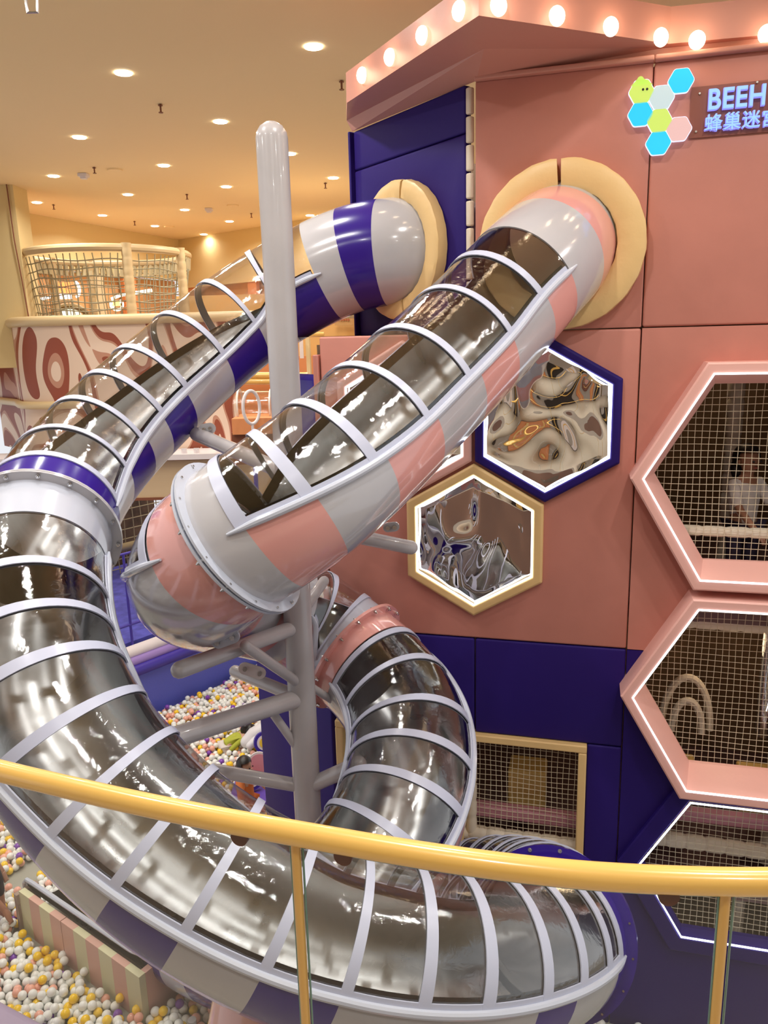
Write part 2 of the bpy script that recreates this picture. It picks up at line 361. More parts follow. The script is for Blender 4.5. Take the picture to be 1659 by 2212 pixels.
# right middle panel with hexagon holes; the seam at ZP cuts the second hexagon, so notch the outline
def notched_top(s0, s1, z0, z1, c, R=.845):      # outline whose bottom edge is notched by the upper part of hexagon c
    h = clip(hexpts(c[0], c[1], R, False), z0, True)
    up = sorted([p for p in h if p[1] > z0+1e-6], key=lambda p: p[0]); edge = sorted([p for p in h if abs(p[1]-z0) < 1e-6], key=lambda p: p[0])
    return [(s0+G, z0+G), (edge[0][0], z0+G)]+up+[(edge[-1][0], z0+G), (s1-G, z0+G), (s1-G, z1-G), (s0+G, z1-G)]
def notched_bot(s0, s1, z0, z1, c, R=.845):
    h = clip(hexpts(c[0], c[1], R, False), z1, False)
    dn = sorted([p for p in h if p[1] < z1-1e-6], key=lambda p: -p[0]); edge = sorted([p for p in h if abs(p[1]-z1) < 1e-6], key=lambda p: p[0])
    return [(s0+G, z0+G), (s1-G, z0+G), (s1-G, z1-G), (edge[-1][0], z1-G)]+dn+[(edge[0][0], z1-G), (s0+G, z1-G)]
wall_panel('wall_panel', W, notched_top(.655, SR, ZP, ZM, H2), [opening(H1)], TP, PINKPAD, B, bevel=0)
wall_panel('wall_panel', W, notched_bot(.655, SR, 0., ZP, H2), [opening(H3, .80)], TP, PURPAD, B, bevel=0)
WZ0, WZ1 = 1.95, 3.12
for (s0, s1, z0, z1) in [(-1.93, -.61, WZ1, ZP), (-.61, .655, WZ1, ZP), (.36, .655, 0., WZ1), (-1.93, .36, 0., WZ0)]:
    wall_panel('wall_panel', W, rect(s0, s1, z0, z1), [], TP, PURPAD, B)
# purple returns
C2 = W(-1.93, 0)
def SL(s, z, d=0.): return C2+DS*s+NS*d+ZV*z
wall_panel('side_panel', SL, [(.0, 0), (.78, 0), (.78, ZP), (.0, ZP)], [], TP, PURPAD, B)
wall_panel('side_panel', SL, [(.79, 0), (1.6, 0), (1.6, ZP), (.79, ZP)], [], TP, PURPAD, B)
mb = MB(); mb.box(W(-1.96, (ZP+ZM)/2, -.02), (.05, .22, ZM-ZP-.3), AXF); mb.build('edge_panel', PINKPAD, B, bevel=.01)
mb = MB(); mb.box(SL(.28, 5.35, .0), (.50, .12, 1.9), AXS); mb.build('side_panel', BLUEDK, B, bevel=.05)
# upper side wall with its ring opening
RB = (.83, 7.32)
circ2 = [(RB[0]+.47*math.cos(math.radians(a)), RB[1]+.47*math.sin(math.radians(a))) for a in range(0, 360, 15)]
wall_panel('side_panel', SW, [(.05, ZM), (1.6, ZM), (1.6, 8.10), (.05, 8.10)], [circ2], TP, PURPAD, B)
wall_panel('side_panel', SW, [(.05, 8.106), (1.6, 8.106), (1.6, ZT), (.05, ZT)], [], TP, PURPAD, B)
mb = MB(); mb.box(SW(1.62, (ZT+ZM)/2, .03), (.03, .16, ZT-ZM), AXS); mb.build('edge_panel', PURPAD, B, bevel=.01)
mb = MB()
for k in range(9): mb.box(SW(.015, ZM+.1+k*.2, .05), (.05, .05, .185), AXS)
mb.build('padded_post', WHITEPAD, B, bevel=.012)
# ledge top, roof and the dark body behind the skins
mb = MB(); mb.add([W(-1.93, ZM), W(-.61, ZM), SW(1.9, ZM), SL(1.6, ZM)+ZV*0], [(0, 1, 2, 3)]); mb.build('ledge', PINKPAD, B, smooth=False)
# interior: back wall, floors, ceilings
mb = MB()
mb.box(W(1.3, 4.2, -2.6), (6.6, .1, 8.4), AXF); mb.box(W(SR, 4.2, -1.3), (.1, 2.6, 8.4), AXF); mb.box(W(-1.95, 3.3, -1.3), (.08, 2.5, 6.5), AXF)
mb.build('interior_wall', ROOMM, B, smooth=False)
mb = MB()
for z in (1.72, 4.30, 6.55): mb.box(W(1.2, z, -1.35), (6.2, 2.5, .12), AXF)
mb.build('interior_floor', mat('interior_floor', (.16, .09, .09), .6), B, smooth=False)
mb = MB(); mb.box(W(1.9, ZT-.04, -1.2), (4.6, 2.3, .08), AXF); mb.build('roof', PINKPAD, B, smooth=False)
# cornice: stepped star outline carrying the bulbs
out = [np.array(p) for p in [(-.22, 7.07, 0), (.67, 5.33, 0), (2.06, 5.90, 0), (2.9, 5.74, 0), (4.6, 4.6, 0)]]
ZK0, ZK1 = 8.53, 8.76
inn = [SW(1.61, 0, .13)]+[np.array(p) for p in [(.78, 5.90, 0), (2.04, 5.985, 0), (2.9, 5.79, 0), (4.6, 5.1, 0)]]
wlt = [SW(1.60, 0, .08), W(-.60, 0, .075), W(.70, 0, .02), W(1.6, 0, .02), W(SR, 0, .02)]
top = [SW(1.55, 0, -.3), W(-.62, 0, -.5), W(.70, 0, -.5), W(1.6, 0, -.5), W(SR, 0, -.5)]
mb = MB(); mbv = [p+ZV*ZK0 for p in out]+[p+ZV*ZK1 for p in out]+[p+ZV*ZK1 for p in top]+[p+ZV*ZK0 for p in inn]+[p+ZV*(ZT+.0) for p in wlt]
n5 = 5; fs = []
for i in range(4):
    fs += [(i, i+1, n5+i+1, n5+i), (n5+i, n5+i+1, 2*n5+i+1, 2*n5+i), (i+1, i, 3*n5+i, 3*n5+i+1), (3*n5+i+1, 3*n5+i, 4*n5+i, 4*n5+i+1), (4*n5+i+1, 4*n5+i, 2*n5+i, 2*n5+i+1)]
fs += [(0, n5, 2*n5, 4*n5, 3*n5), (4, 3*n5+4, 4*n5+4, 2*n5+4, n5+4)]
mb.add(mbv, fs); mb.build('cornice', CORNPAD, B, smooth=False)
mb = MB()
for a, b in [(W(-.61, 0, .09), W(.652, 0, .09)), (W(.658, 0, .09), W(SR, 0, .09))]:
    d = (b-a)/np.linalg.norm(b-a); nn = np.array([d[1], -d[0], 0]); L = np.linalg.norm(b-a); mb.box((a+b)/2+ZV*(ZT+.012), (L, .08, .035), [d, nn, ZV])
mb.build('top_trim', CORNPAD, B, smooth=False, bevel=.01)
# bulbs on the cornice face
bulb_px = [(785, 163, 0), (845, 124, 0), (915, 77, 0), (995, 24, 0), (1075, 14, 1), (1201, 36, 1), (1317, 59, 1), (1425, 82, 1), (1505, 88, 2), (1655, 75, 2), (1800, 60, 3)]
order = ['first from the left end', 'second from the left end', 'third from the left end', 'fourth, left of the front corner', 'just right of the front corner', 'second right of the front corner', 'third right of the front corner', 'last before the inner corner', 'first past the inner corner', 'at the right edge of the photo', 'beyond the right edge']
b0o = None
for i, (px, py, sg) in enumerate(bulb_px):
    a, b = out[sg], out[sg+1]; d = (b-a)/np.linalg.norm(b-a); nn = np.array([d[1], -d[0], 0])
    v = Fv+Rv*(px-829.5)/FPX-Uv*(py-1106)/FPX; c = CAMLOC+v*((a-CAMLOC)@nn)/(v@nn)
    if i == 10: c = out[3]*.7+out[4]*.3+ZV*8.64
    ang = math.atan2(nn[1], nn[0])
    if b0o is None:
        o = MB(); 
        o.sph((0, 0, 0), .056, 20, 12, sc=(.75, 1, 1.08)); bo = o.build('bulb', BULBM, origin=(0, 0, 0)); b0o = bo
    else: bo = b0o.copy(); COL.objects.link(bo)
    bo.location = c+nn*.012; bo.rotation_euler = (0, 0, ang)
    tag(bo, 'glowing round bulb on the pink cornice, '+order[i], 'bulb', 'bulbs along the cornice')
    l = bpy.data.lights.new('bulb_light', 'POINT'); l.energy = .9; l.color = (1, .72, .45); l.shadow_soft_size = .05
    lo = bpy.data.objects.new('bulb_light', l); lo.location = (.085, 0, 0); link(lo, bo)

# padded rings round the slide mouths
def padring(frame, c, Ro, Ri, t, a_split, label, parts):
    root = empty('padded_ring', tuple(frame(c[0], c[1], 0.)), label, 'padding')
    for (a0, a1) in parts:
        m = MB(); prof = []; n = 40; k = 12; vs = []
        for i in range(n+1):
            a = math.radians(a0+(a1-a0)*i/n); cr = (Ro+Ri)/2; w = (Ro-Ri)/2*(1 if 0 < i < n else .93)
            for j in range(k):
                q = 2*math.pi*j/k; rad = cr+w*math.copysign(abs(math.cos(q))**.45, math.cos(q)); dd = TP-.01+t*.5+t*.5*math.copysign(abs(math.sin(q))**.45, math.sin(q))
                wr = .0025*math.sin(i*1.7+j)
                vs.append(frame(c[0]+(rad+wr)*math.cos(a), c[1]+(rad+wr)*math.sin(a), dd))
        fs = [(i*k+j, i*k+(j+1) % k, (i+1)*k+(j+1) % k, (i+1)*k+j) for i in range(n) for j in range(k)]+[tuple(range(k)), tuple(n*k+j for j in range(k))]
        m.add(vs, fs); m.build('padding', YELPAD, root)
    return root
padring(W, RS, .615, .40, .13, 0, 'yellow padded ring round the pink slide mouth on the front wall', [(-92, 91), (94, 265)])
padring(SW, RB, .575, .40, .13, 0, 'yellow padded ring round the purple striped slide mouth on the side wall', [(-100, 100), (103, 257)])

# hexagon windows and mirrors
def hexwin(c, Ro, Rf, Rl, Rin, depth, m, label, nets=True, cell=.052):
    root = empty('hexagon_window', tuple(W(c[0], c[1], 0.)), label, 'window')
    a = MB(); hexframe(a, W, c[0], c[1], [(Ro, 0.03), (Ro, depth-.01), (Ro-.015, depth), (Rf, depth), (Rf-.01, depth-.01), (Rin, TP-.06), (Rin, -.03), (Ro, -.03)], False)
    a.build('frame', m, root, smooth=False)
    l = MB(); hexframe(l, W, c[0], c[1], [(Rl+.007, depth-.006), (Rl+.007, depth+.006), (Rl-.006, depth+.006), (Rl-.006, depth-.006)], False); l.build('led_strip', LEDM, root, smooth=False)
    n = MB(); net(n, W, c[0]-Rin-.02, c[0]+Rin+.02, c[1]-Rin*.87-.02, c[1]+Rin*.87+.02, -.05, cell, .0026); n.build('safety_net', NETM, root)
    return root
hexwin(H1, .995, .91, .90, .80, .30, ROSEPAD, 'big pink framed hexagon window with net, upper one at the right edge')
hexwin(H2, .995, .91, .90, .80, .32, ROSEPAD, 'big pink framed hexagon window with net, below the upper one')
hexwin(H3, .95, .79, .765, .745, .12, PURPAD, 'purple framed hexagon window with net behind the gold handrail')
MIR = mat('mirror_film', (.88, .86, .84), .015, 1.)
def hexmirror(c, Ro, Ri, m, label, seed):
    root = empty('hexagon_mirror', tuple(W(c[0], c[1], TP)), label, 'mirror')
    a = MB(); hexframe(a, W, c[0], c[1], [(Ro, TP-.01), (Ro, .115), (Ro-.02, .13), (Ri+.02, .13), (Ri, .115), (Ri, TP-.01)], True); a.build('frame', m, root, smooth=False, bevel=.006)
    l = MB(); hexframe(l, W, c[0], c[1], [(Ri+.006, .115), (Ri+.006, .131), (Ri-.009, .131), (Ri-.009, .115)], True); l.build('led_strip', LEDM, root, smooth=False)
    # rippled mirror film stretched on the hexagon
    mm = MB(); N = 110; vs = []; idx = {}; ap = Ri*math.cos(math.pi/6)
    for i in range(N+1):
        for j in range(N+1):
            x = -ap+2*ap*i/N; lim = Ri-abs(x)/math.tan(math.radians(60)); z = lim*(-1+2*j/N)
            p = Vector((x*2.1+seed, z*1.5, seed*.37)); q = noise.noise_vector(p*1.3)*.55
            h = noise.noise(p+Vector(q)*1.4)*.040+noise.noise(p*2.6+Vector(q)*2)*.012
            ed = min(1, 6*min(1-abs(2*i/N-1), 1-abs(2*j/N-1)))
            vs.append(W(c[0]+x, c[1]+z, TP+.016+h*.55*ed+.008*ed))
    fs = [(i*(N+1)+j, (i+1)*(N+1)+j, (i+1)*(N+1)+j+1, i*(N+1)+j+1) for i in range(N) for j in range(N)]
    mm.add(vs, fs); mm.build('mirror_film', MIR, root)
    return root
hexmirror((-.035, 5.915), .657, .565, PURPAD, 'purple framed hexagon mirror with rippled film and white light strip', 1.3)
hexmirror((-.615, 4.905), .662, .560, YELPAD, 'yellow framed hexagon mirror with rippled film, lowest of the mirrors', 4.1)
hexmirror((-1.20, 5.915), .657, .565, ROSEPAD, 'pink framed hexagon mirror mostly hidden behind the slide', 7.7)

# yellow framed net windows low in the purple wall
def netwin(s0, s1, label):
    root = empty('net_window', tuple(W((s0+s1)/2, WZ0, 0.)), label, 'window')
    a = MB(); zc = (WZ0+WZ1)/2; a.box(W((s0+s1)/2, WZ1-.035, .06), (s1-s0, .12, .07), AXF)
    for s in (s1-.035,): a.box(W(s, zc-.035, .06), (.07, .12, WZ1-WZ0-.07), AXF)
    if s0 < -1.5: a.box(W(s0+.035, zc-.035, .06), (.07, .12, WZ1-WZ0-.07), AXF)
    a.build('frame', YELPAD, root, bevel=.012)
    n = MB(); net(n, W, s0+.02, s1-.03, WZ0+.0, WZ1-.03, -.03, .05, .0028); n.build('safety_net', NETM, root)
netwin(-.70, .365, 'yellow framed net window low in the purple wall, right of the pink slide curve')
netwin(-1.92, -.72, 'yellow framed net window low in the purple wall, behind the support pole')
def padpost(name, fr, s, z0, z1, d, r, label, horiz=None):
    mb = MB(); n = max(3, int(abs((z1-z0) if horiz is None else horiz-s)/.16)); pts = []; rr = []
    for i in range(n*6+1):
        t = i/(n*6); ph = (t*n) % 1; rr.append(r*(1-.16*math.exp(-((min(ph, 1-ph))/.08)**2)))
        pts.append(fr(s, z0+(z1-z0)*t, d) if horiz is None else fr(s+(horiz-s)*t, z0+(z1-z0)*t, d))
    mb.tube(pts, rr, 12); return tag(mb.build(name, WHITEPAD), label, 'post')
padpost('padded_post', W, -.66, WZ0-.1, WZ1-.05, -.04, .055, 'white padded post between the two yellow framed net windows')
padpost('padded_post', W, 1.55, 4.3, 6.5, -1.1, .07, 'white padded post deep inside the upper hexagon window')
padpost('padded_post', W, 2.0, 1.8, 4.2, -.5, .07, 'white padded post inside the lower hexagon windows')
padpost('padded_post', W, 1.75, .3, 1.75, -.3, .06, 'white padded post inside the purple framed hexagon window')
padpost('padded_beam', W, .85, 5.02, 5.0, -.10, .045, 'white padded beam across the upper hexagon window', horiz=2.6)
padpost('padded_beam', W, .85, 4.22, 4.2, -.14, .05, 'white padded beam across the top of the second hexagon window', horiz=2.6)
padpost('padded_beam', W, .75, 2.12, 2.1, -.2, .07, 'white padded beam low in the purple framed hexagon window', horiz=2.9)
padpost('padded_beam', W, -1.85, 2.02, 2.02, -.05, .07, 'white padded beam along the foot of the yellow framed net windows', horiz=.32)
def foam(name, fr, c, size, m, label, cat='foam block'):
    mb = MB(); mb.box(fr(*c), size, AXF); return tag(mb.build(name, m, bevel=.02), label, cat)
foam('pink_foam_beam', W, (-.75, 2.15, -.25), (2.2, .12, .12), PINKFOAM, 'long pink foam beam behind the yellow framed net windows')
foam('pink_foam_beam', W, (1.9, 2.3, -.35), (2.2, .12, .1), PINKFOAM, 'long pink foam beam in the purple framed hexagon window')
foam('pink_foam_beam', W, (1.7, 4.34, -.3), (2.4, .1, .1), PINKFOAM, 'long pink foam beam at the top of the second hexagon window')
foam('yellow_foam_block', W, (-.18, 2.22, -.60), (.36, .3, .5), YFOAM, 'yellow foam block behind the yellow framed net window')
foam('yellow_foam_block', W, (1.18, 2.5, -.6), (.34, .3, .36), YFOAM, 'yellow foam block at left in the purple framed hexagon window')
foam('yellow_foam_block', W, (1.92, 2.48, -.6), (.4, .3, .36), YFOAM, 'yellow foam block at right in the purple framed hexagon window')
foam('orange_foam_block', W, (1.35, 4.42, -.5), (.3, .3, .2), ORANGE, 'orange foam block on the ledge in the second hexagon window')
foam('yellow_foam_block', W, (1.72, 4.42, -.5), (.3, .3, .2), YFOAM, 'small yellow foam block on the ledge in the second hexagon window')
mb = MB()
for k, R in enumerate((.21, .13)):
    c = W(1.24, 3.02, -.6+.08*k); pts = [c+AL*R*math.cos(a)+ZV*(.50*R/.21)*math.sin(a) for a in np.linspace(0, math.pi, 20)]; mb.tube(pts, .032, 8)
tag(mb.build('foam_arch', WHITEPAD), 'pale nested foam arches inside the second hexagon window', 'arch')
# tall shiny cylinder with LED glint drawn as glowing line inside the windows
mb = MB(); mb.tube([W(1.86, 3.1, -.45), W(1.86, 6.3, -.45)], .07, 16); root = tag(mb.build('bubble_tube', glass_mat('tube_plastic', (.85, .85, .85), base=.2)), 'clear bubble tube with a painted LED glint inside the hexagon windows', 'tube')
mb = MB(); mb.tube([W(1.86+.02*math.sin(k*.9), 3.35+k*.1, -.40) for k in range(28)], .004, 6); mb.build('led_glint', mat('glint_glow', (1, 1, 1), .4, emit=(.9, .95, 1), es=3.), root)
# dim lamps of the play floors
for (s, z, d, w) in [(1.5, 6.3, -1.2, 7), (1.6, 4.1, -1.2, 8), (1.6, 3.9, -.5, 4), (-.4, 3.6, -1.2, 1), (1.4, 1.5, -.9, 3)]:
    l = bpy.data.lights.new('play_floor_light', 'POINT'); l.energy = w; l.color = (1, .72, .42); l.shadow_soft_size = .15
    o = bpy.data.objects.new('play_floor_light', l); o.location = W(s, z, d); link(o)

# ================================================================== SIGN
def text_mesh(name, s, size, fr, s0, z0, d, m, parent, thick=.02, bold=.012, sx=1.):
    c = bpy.data.curves.new(name, 'FONT'); c.body = s; c.size = size; c.extrude = thick/2; c.offset = bold; c.space_character = 1.06
    tmp = bpy.data.objects.new(name+'_tmp', c); COL.objects.link(tmp)
    dg = bpy.context.evaluated_depsgraph_get(); me = bpy.data.meshes.new_from_object(tmp.evaluated_get(dg)); bpy.data.objects.remove(tmp)
    org = parent_world(parent)
    for v in me.vertices:
        p = fr(s0+v.co.x*sx, z0+v.co.y, d+v.co.z); v.co = Vector(p-org)
    me.materials.clear(); me.materials.append(m); o = bpy.data.objects.new(name, me); link(o, parent); return o
SG = empty('lit_sign', tuple(W(1.1, 7.9, TP)), 'lit sign with coloured hexagons and blue letters high on the pink wall', 'sign')
def rhex(cs, cz, R, rr=.025):
    pts = []
    for i in range(6):
        a = math.radians(60*i); cx, cz_ = cs+(R-rr*1.15)*math.cos(a), cz+(R-rr*1.15)*math.sin(a)
        for k in range(-2, 3): b = a+math.radians(k*15); pts.append((cx+rr*math.cos(b), cz_+rr*math.sin(b)))
    return pts
def plate(pts, d, t, m, name, parent):
    mb = MB(); n = len(pts); vs = [W(p[0], p[1], d) for p in pts]+[W(p[0], p[1], d+t) for p in pts]
    mb.add(vs, [tuple(range(n)), tuple(range(2*n-1, n-1, -1))]+[(i, (i+1) % n, n+(i+1) % n, n+i) for i in range(n)]); return mb.build(name, m, parent, smooth=False)
E_ = lambda n, c, s: mat(n, c, .4, emit=c, es=s)
cy = E_('sign_cyan', (.01, .40, .70), .75); yl = E_('sign_lime', (.42, .58, .11), .6); wh = E_('sign_pale', (.42, .55, .60), .5); pk = E_('sign_rose', (.60, .40, .40), .5)
halo = E_('sign_edge', (.55, .6, .8), 1.0)
for (cs, cz, m, nm) in [(.835, 8.285, cy, 'cyan_hexagon'), (.575, 8.24, yl, 'bee_hexagon'), (.712, 8.19, wh, 'pale_hexagon'), (.575, 8.095, cy, 'cyan_hexagon'), (.705, 8.04, yl, 'lime_hexagon'), (.838, 7.975, pk, 'rose_hexagon'), (.705, 7.895, cy, 'cyan_hexagon')]:
    plate(rhex(cs, cz, .092), TP+.03, .02, halo, 'hexagon_edge', SG); plate(rhex(cs, cz, .087), TP+.045, .012, m, nm, SG)
mb = MB(); mb.disc(W(.565, 8.318, TP+.051), NF, .022, .012); mb.add([W(.50, 8.28, TP+.057), W(.545, 8.325, TP+.057), W(.585, 8.325, TP+.057), W(.65, 8.28, TP+.057)], [(0, 1, 2, 3)]); mb.build('bee_tip', yl, SG, smooth=False)
for s in (.585, .612):
    mb = MB(); mb.disc(W(s, 8.252, TP+.06), NF, .008, .004, 16); mb.build('eye', mat('black_plastic', (.01, .01, .01), .4), SG)
mb = MB(); mb.box(W(1.42, 8.08, TP+.012), (1.02, .006, .33), AXF); mb.build('clear_board', mat('smoked_board', (.27, .085, .06), .25), SG, smooth=False)
for (s, z) in [(.965, 8.2), (.955, 7.955), (1.33, 8.235), (1.33, 7.95)]:
    mb = MB(); mb.disc(W(s, z, TP+.02), NF, .007, .012, 12); mb.build('stud', BOLT, SG)
lt = E_('letter_face', (.22, .42, .85), .75); le = E_('letter_edge', (.25, .25, .8), .8)
text_mesh('letters_edge', 'BEEH', .185, W, 1.015, 8.085, TP+.03, le, SG, thick=.03, bold=.005, sx=.86)
text_mesh('letters', 'BEEH', .185, W, 1.015, 8.085, TP+.05, lt, SG, thick=.012, bold=.0025, sx=.86)
text_mesh('characters_edge', '\u8702\u5de2\u8ff7\u5bab', .118, W, 1.005, 7.955, TP+.03, le, SG, thick=.03, bold=.002)
text_mesh('characters', '\u8702\u5de2\u8ff7\u5bab', .118, W, 1.005, 7.955, TP+.05, lt, SG, thick=.012, bold=.0005)

# ================================================================== TUBE SLIDES
def resample(pts, n_smooth=270, step=.01):
    pts = np.array(pts, float); p = np.vstack([2*pts[0]-pts[1], pts, 2*pts[-1]-pts[-2]]); P_ = []
    for i in range(1, len(p)-2):
        for k in range(40):
            t = k/40; a, b, c, d = p[i-1], p[i], p[i+1], p[i+2]
            P_.append(.5*((2*b)+(c-a)*t+(2*a-5*b+4*c-d)*t*t+(3*b-a-3*c+d)*t**3))
    P_.append(pts[-1]); q = np.array(P_)
    def even(q, st):
        s = np.r_[0, np.cumsum(np.linalg.norm(np.diff(q, axis=0), axis=1))]; n = int(s[-1]/st)+1; u = np.linspace(0, s[-1], n)
        return np.stack([np.interp(u, s, q[:, j]) for j in range(3)], 1), u
    q, _ = even(q, step)
    for _ in range(n_smooth): q[1:-1] = .25*q[:-2]+.5*q[1:-1]+.25*q[2:]
    return even(q, step)
RT = .45
class Slide:
    def __init__(s, pts, root, rail_a):
        s.q, s.u = resample(pts); T = np.gradient(s.q, axis=0); T /= np.linalg.norm(T, axis=1)[:, None]
        U = ZV-T*T[:, 2:3]; U /= np.linalg.norm(U, axis=1)[:, None]; s.T, s.U, s.S = T, U, np.cross(T, U); s.root = root; s.aR, s.aL = rail_a
    def at(s, u):
        return [np.array([np.interp(u, s.u, A[:, j]) for j in range(3)]) for A in (s.q, s.T, s.S, s.U)]
    def ang(s, a, u): return a(u) if callable(a) else a
    def surf(s, u0, u1, a0, a1, r, na=None, t=0., du=.06, mi=0, mb=None, roff=0.):
        mb = mb or MB(); n = max(1, int(math.ceil((u1-u0)/du))); w_ = abs(s.ang(a1, u0)-s.ang(a0, u0)); full = w_ >= 359; na = na or max(4, int(w_/6)); m = na if full else na+1
        rs = [r] if not t else [r, r+t]
        grid = []
        for rr in rs:
            vs = []
            for i in range(n+1):
                uu = u0+(u1-u0)*i/n; c, T, S, U = s.at(uu); b0, b1 = s.ang(a0, uu), s.ang(a1, uu)
                for k in range(m):
                    a = math.radians(b0+(b1-b0)*k/na); vs.append(c+rr*(math.cos(a)*S+math.sin(a)*U))
            grid.append(vs)
        b = 0; V = []; Fs = []
        for g, vs in enumerate(grid):
            o = len(V); V += vs
            for i in range(n):
                for k in range(na):
                    k2 = (k+1) % m; f = (o+i*m+k, o+i*m+k2, o+(i+1)*m+k2, o+(i+1)*m+k); Fs.append(f if g == 0 else f[::-1])
        if t:
            o = len(grid[0])
            for k in range(na):
                k2 = (k+1) % m
                for i in (0, n): Fs.append((i*m+k, i*m+k2, o+i*m+k2, o+i*m+k))
            if not full:
                for i in range(n):
                    for k in (0, na): Fs.append((i*m+k, (i+1)*m+k, o+(i+1)*m+k, o+i*m+k))
        mb.add(V, Fs, mi); return mb
    def shell(s, u0, u1, a0, a1, m, name='shell_section', label=None):
        o = s.surf(u0, u1, a0, a1, RT-.012, t=.012).build(name, m, s.root)
        if label: o['label'] = label
        return o
    def rail(s, u0, u1, side, m=None):
        mb = MB(); n = int((u1-u0)/.04)+2; pts = []; rr = []
        for i in range(n):
            u = u0+(u1-u0)*i/(n-1); c, T, S, U = s.at(u); a = math.radians(s.aR(u) if side > 0 else 180-s.aL(u)); d = math.cos(a)*S+math.sin(a)*U; tt = min(i, n-1-i)
            pts.append(c+d*(RT+.010)); rr.append(.023*min(1, .35+.25*tt))
        mb.tube(pts, rr, 10); mb.build('side_rail', m or WHITEF, s.root)
        lo, hi = (lambda u: s.aR(u)+1, lambda u: s.aR(u)+6) if side > 0 else (lambda u: 180-s.aL(u)-6, lambda u: 180-s.aL(u)-1)
        s.surf(u0+.08, u1-.08, lo, hi, RT-.002, t=.010, na=2).build('seam_strip', HOOPM, s.root)
        s.surf(u0+.08, u1-.08, lambda u: lo(u)-2, lambda u: hi(u)+2, RT-.03, t=.01, na=2).build('seam_trim', STEEL, s.root)
    def hoop(s, u, w=.052, m=None):
        f, g = (lambda u: s.aR(u)-2), (lambda u: 182-s.aL(u))
        s.surf(u-w/2, u+w/2, f, g, RT+.001, t=.008, du=.03).build('hoop', m or HOOPM, s.root)
        s.surf(u-w/2+.004, u+w/2-.004, f, g, RT-.018, t=.008, du=.03).build('inner_hoop', mat('inner_hoop', (.20, .20, .21), .35), s.root)
    def bay(s, u0, u1): s.surf(u0, u1, s.aR, lambda u: 180-s.aL(u), RT-.004, du=.05).build('clear_panel', CLEAR, s.root)
    def liner(s, u0, u1):
        f, g = (lambda u: 179-s.aL(u)), (lambda u: 361+s.aR(u)); o = s.surf(u0, u1, f, g, RT-.022, t=.004, du=.05, na=40).build('steel_liner', STEEL, s.root)
        m = 41; me = o.data; half = len(me.vertices)//2; uv = me.uv_layers.new(name='UVMap'); idx = np.zeros(len(me.loops), int); me.loops.foreach_get('vertex_index', idx); idx %= half
        n = half//m-1; co = np.stack([(u0+(u1-u0)*(idx//m)/n), (idx % m)/40*1.4], 1); uv.data.foreach_set('uv', co.ravel())
    def low(s, u0, u1, m): return s.shell(u0, u1, lambda u: 180-s.aL(u), lambda u: 360+s.aR(u), m)
    def inner(s, u0, u1, m): s.surf(u0, u1, 0, 360, RT-.018, du=.06).build('inner_lining', m, s.root)
    def flange(s, u, m, n=14, ph=0):
        for k, (mm, off) in enumerate([(m, -.008), (m, .008)]):
            c, T, S, U = s.at(u+off); mb = MB(); mb.ring(c, T, RT-.005, RT+.062, .014, 56, ref=U); f = mb.build('flange', mm, s.root)
        for i in range(n):
            a = 2*math.pi*(i+ph)/n; p = c+(RT+.038)*(math.cos(a)*S+math.sin(a)*U); b = MB(); b.disc(p, T, .013, .05, 10); b.disc(p, T, .007, .075, 8); b.build('bolt', BOLT, f)
    def span(s, u0, u1, hoops, ww=.052, start=True, end=True):
        hs = [u0]+list(hoops)+[u1]
        for a, b in zip(hs[:-1], hs[1:]): s.bay(a, b)
        for h in hoops: s.hoop(h, ww)
        if start: s.hoop(u0, ww)
        if end: s.hoop(u1, ww)
        s.liner(u0-.05, u1+.05)
        for sd in (1, -1): s.rail(u0-.06, u1+.06, sd)

P1 = [(.72, 7.3, 7.36), (.28, 7.06, 7.33), (-.3, 7.18, 7.26), (-1.14, 7.2, 6.86), (-1.83, 6.54, 6.25), (-2.25, 5.81, 5.74), (-2.27, 4.96, 5.4), (-2.12, 4.31, 5.06), (-1.86, 3.86, 4.71), (-1.51, 3.63, 4.32), (-1.01, 3.47, 3.93), (-.37, 3.39, 3.59), (.24, 3.46, 3.37), (.7, 3.72, 3.16), (1., 4.12, 2.94), (1.02, 4.58, 2.7), (.76, 5., 2.44), (.3, 5.15, 2.2), (-.2, 5.3, 1.85), (-.80, 5.6, 1.40), (-1.38, 6.0, 1.05), (-1.92, 6.45, .84), (-2.25, 6.72, .80)]
R1 = empty('tube_slide', (-.6, 4.4, .3), 'long spiral tube slide with clear top and purple and grey striped underside', 'slide')
def lut(us, vs): return lambda u: float(np.interp(u, us, vs))
s1 = Slide(P1, R1, (lut([1.2, 2.4, 3.2, 4.2, 5.5, 7., 8.5, 9.8, 10.5], [-10, -10, -4, 0, 4, 8, 11, 7, 5]), lut([1.2, 1.8, 2.4, 3.4, 4.4, 5.3, 5.8, 6.5, 7.5, 8.5], [-10, -6, 0, 5, 10, 3, 2, 14, 14, 2])))
c0, c1 = 1.30, 4.83            # clear stretch from the top bend to the purple collar
s1.shell(.0, .72, 0, 360, GREYF); s1.shell(.72, 1.02, 0, 360, PURF, label='purple stripe'); s1.shell(1.02, c0, 0, 360, GREYF); s1.inner(0, c0, STEEL)
s1.span(c0, c1, [1.80, 2.27, 2.77, 3.26, 3.61, 3.97, 4.42], start=False)
for a, b, m in [(c0, 1.80, PURF), (1.80, 2.26, GREYF), (2.26, 2.77, PURF), (2.77, 3.29, GREYF), (3.29, 3.63, PURF), (3.63, 3.92, GREYF), (3.92, 4.38, PURF), (4.38, c1, GREYF)]: s1.low(a, b, m)
s1.shell(c1, 5.10, 0, 360, PURF, label='purple collar'); s1.shell(5.10, 5.43, 0, 360, WHITEF); s1.inner(c1, 5.43, STEEL); s1.flange(5.11, GREYF, 16, .5)
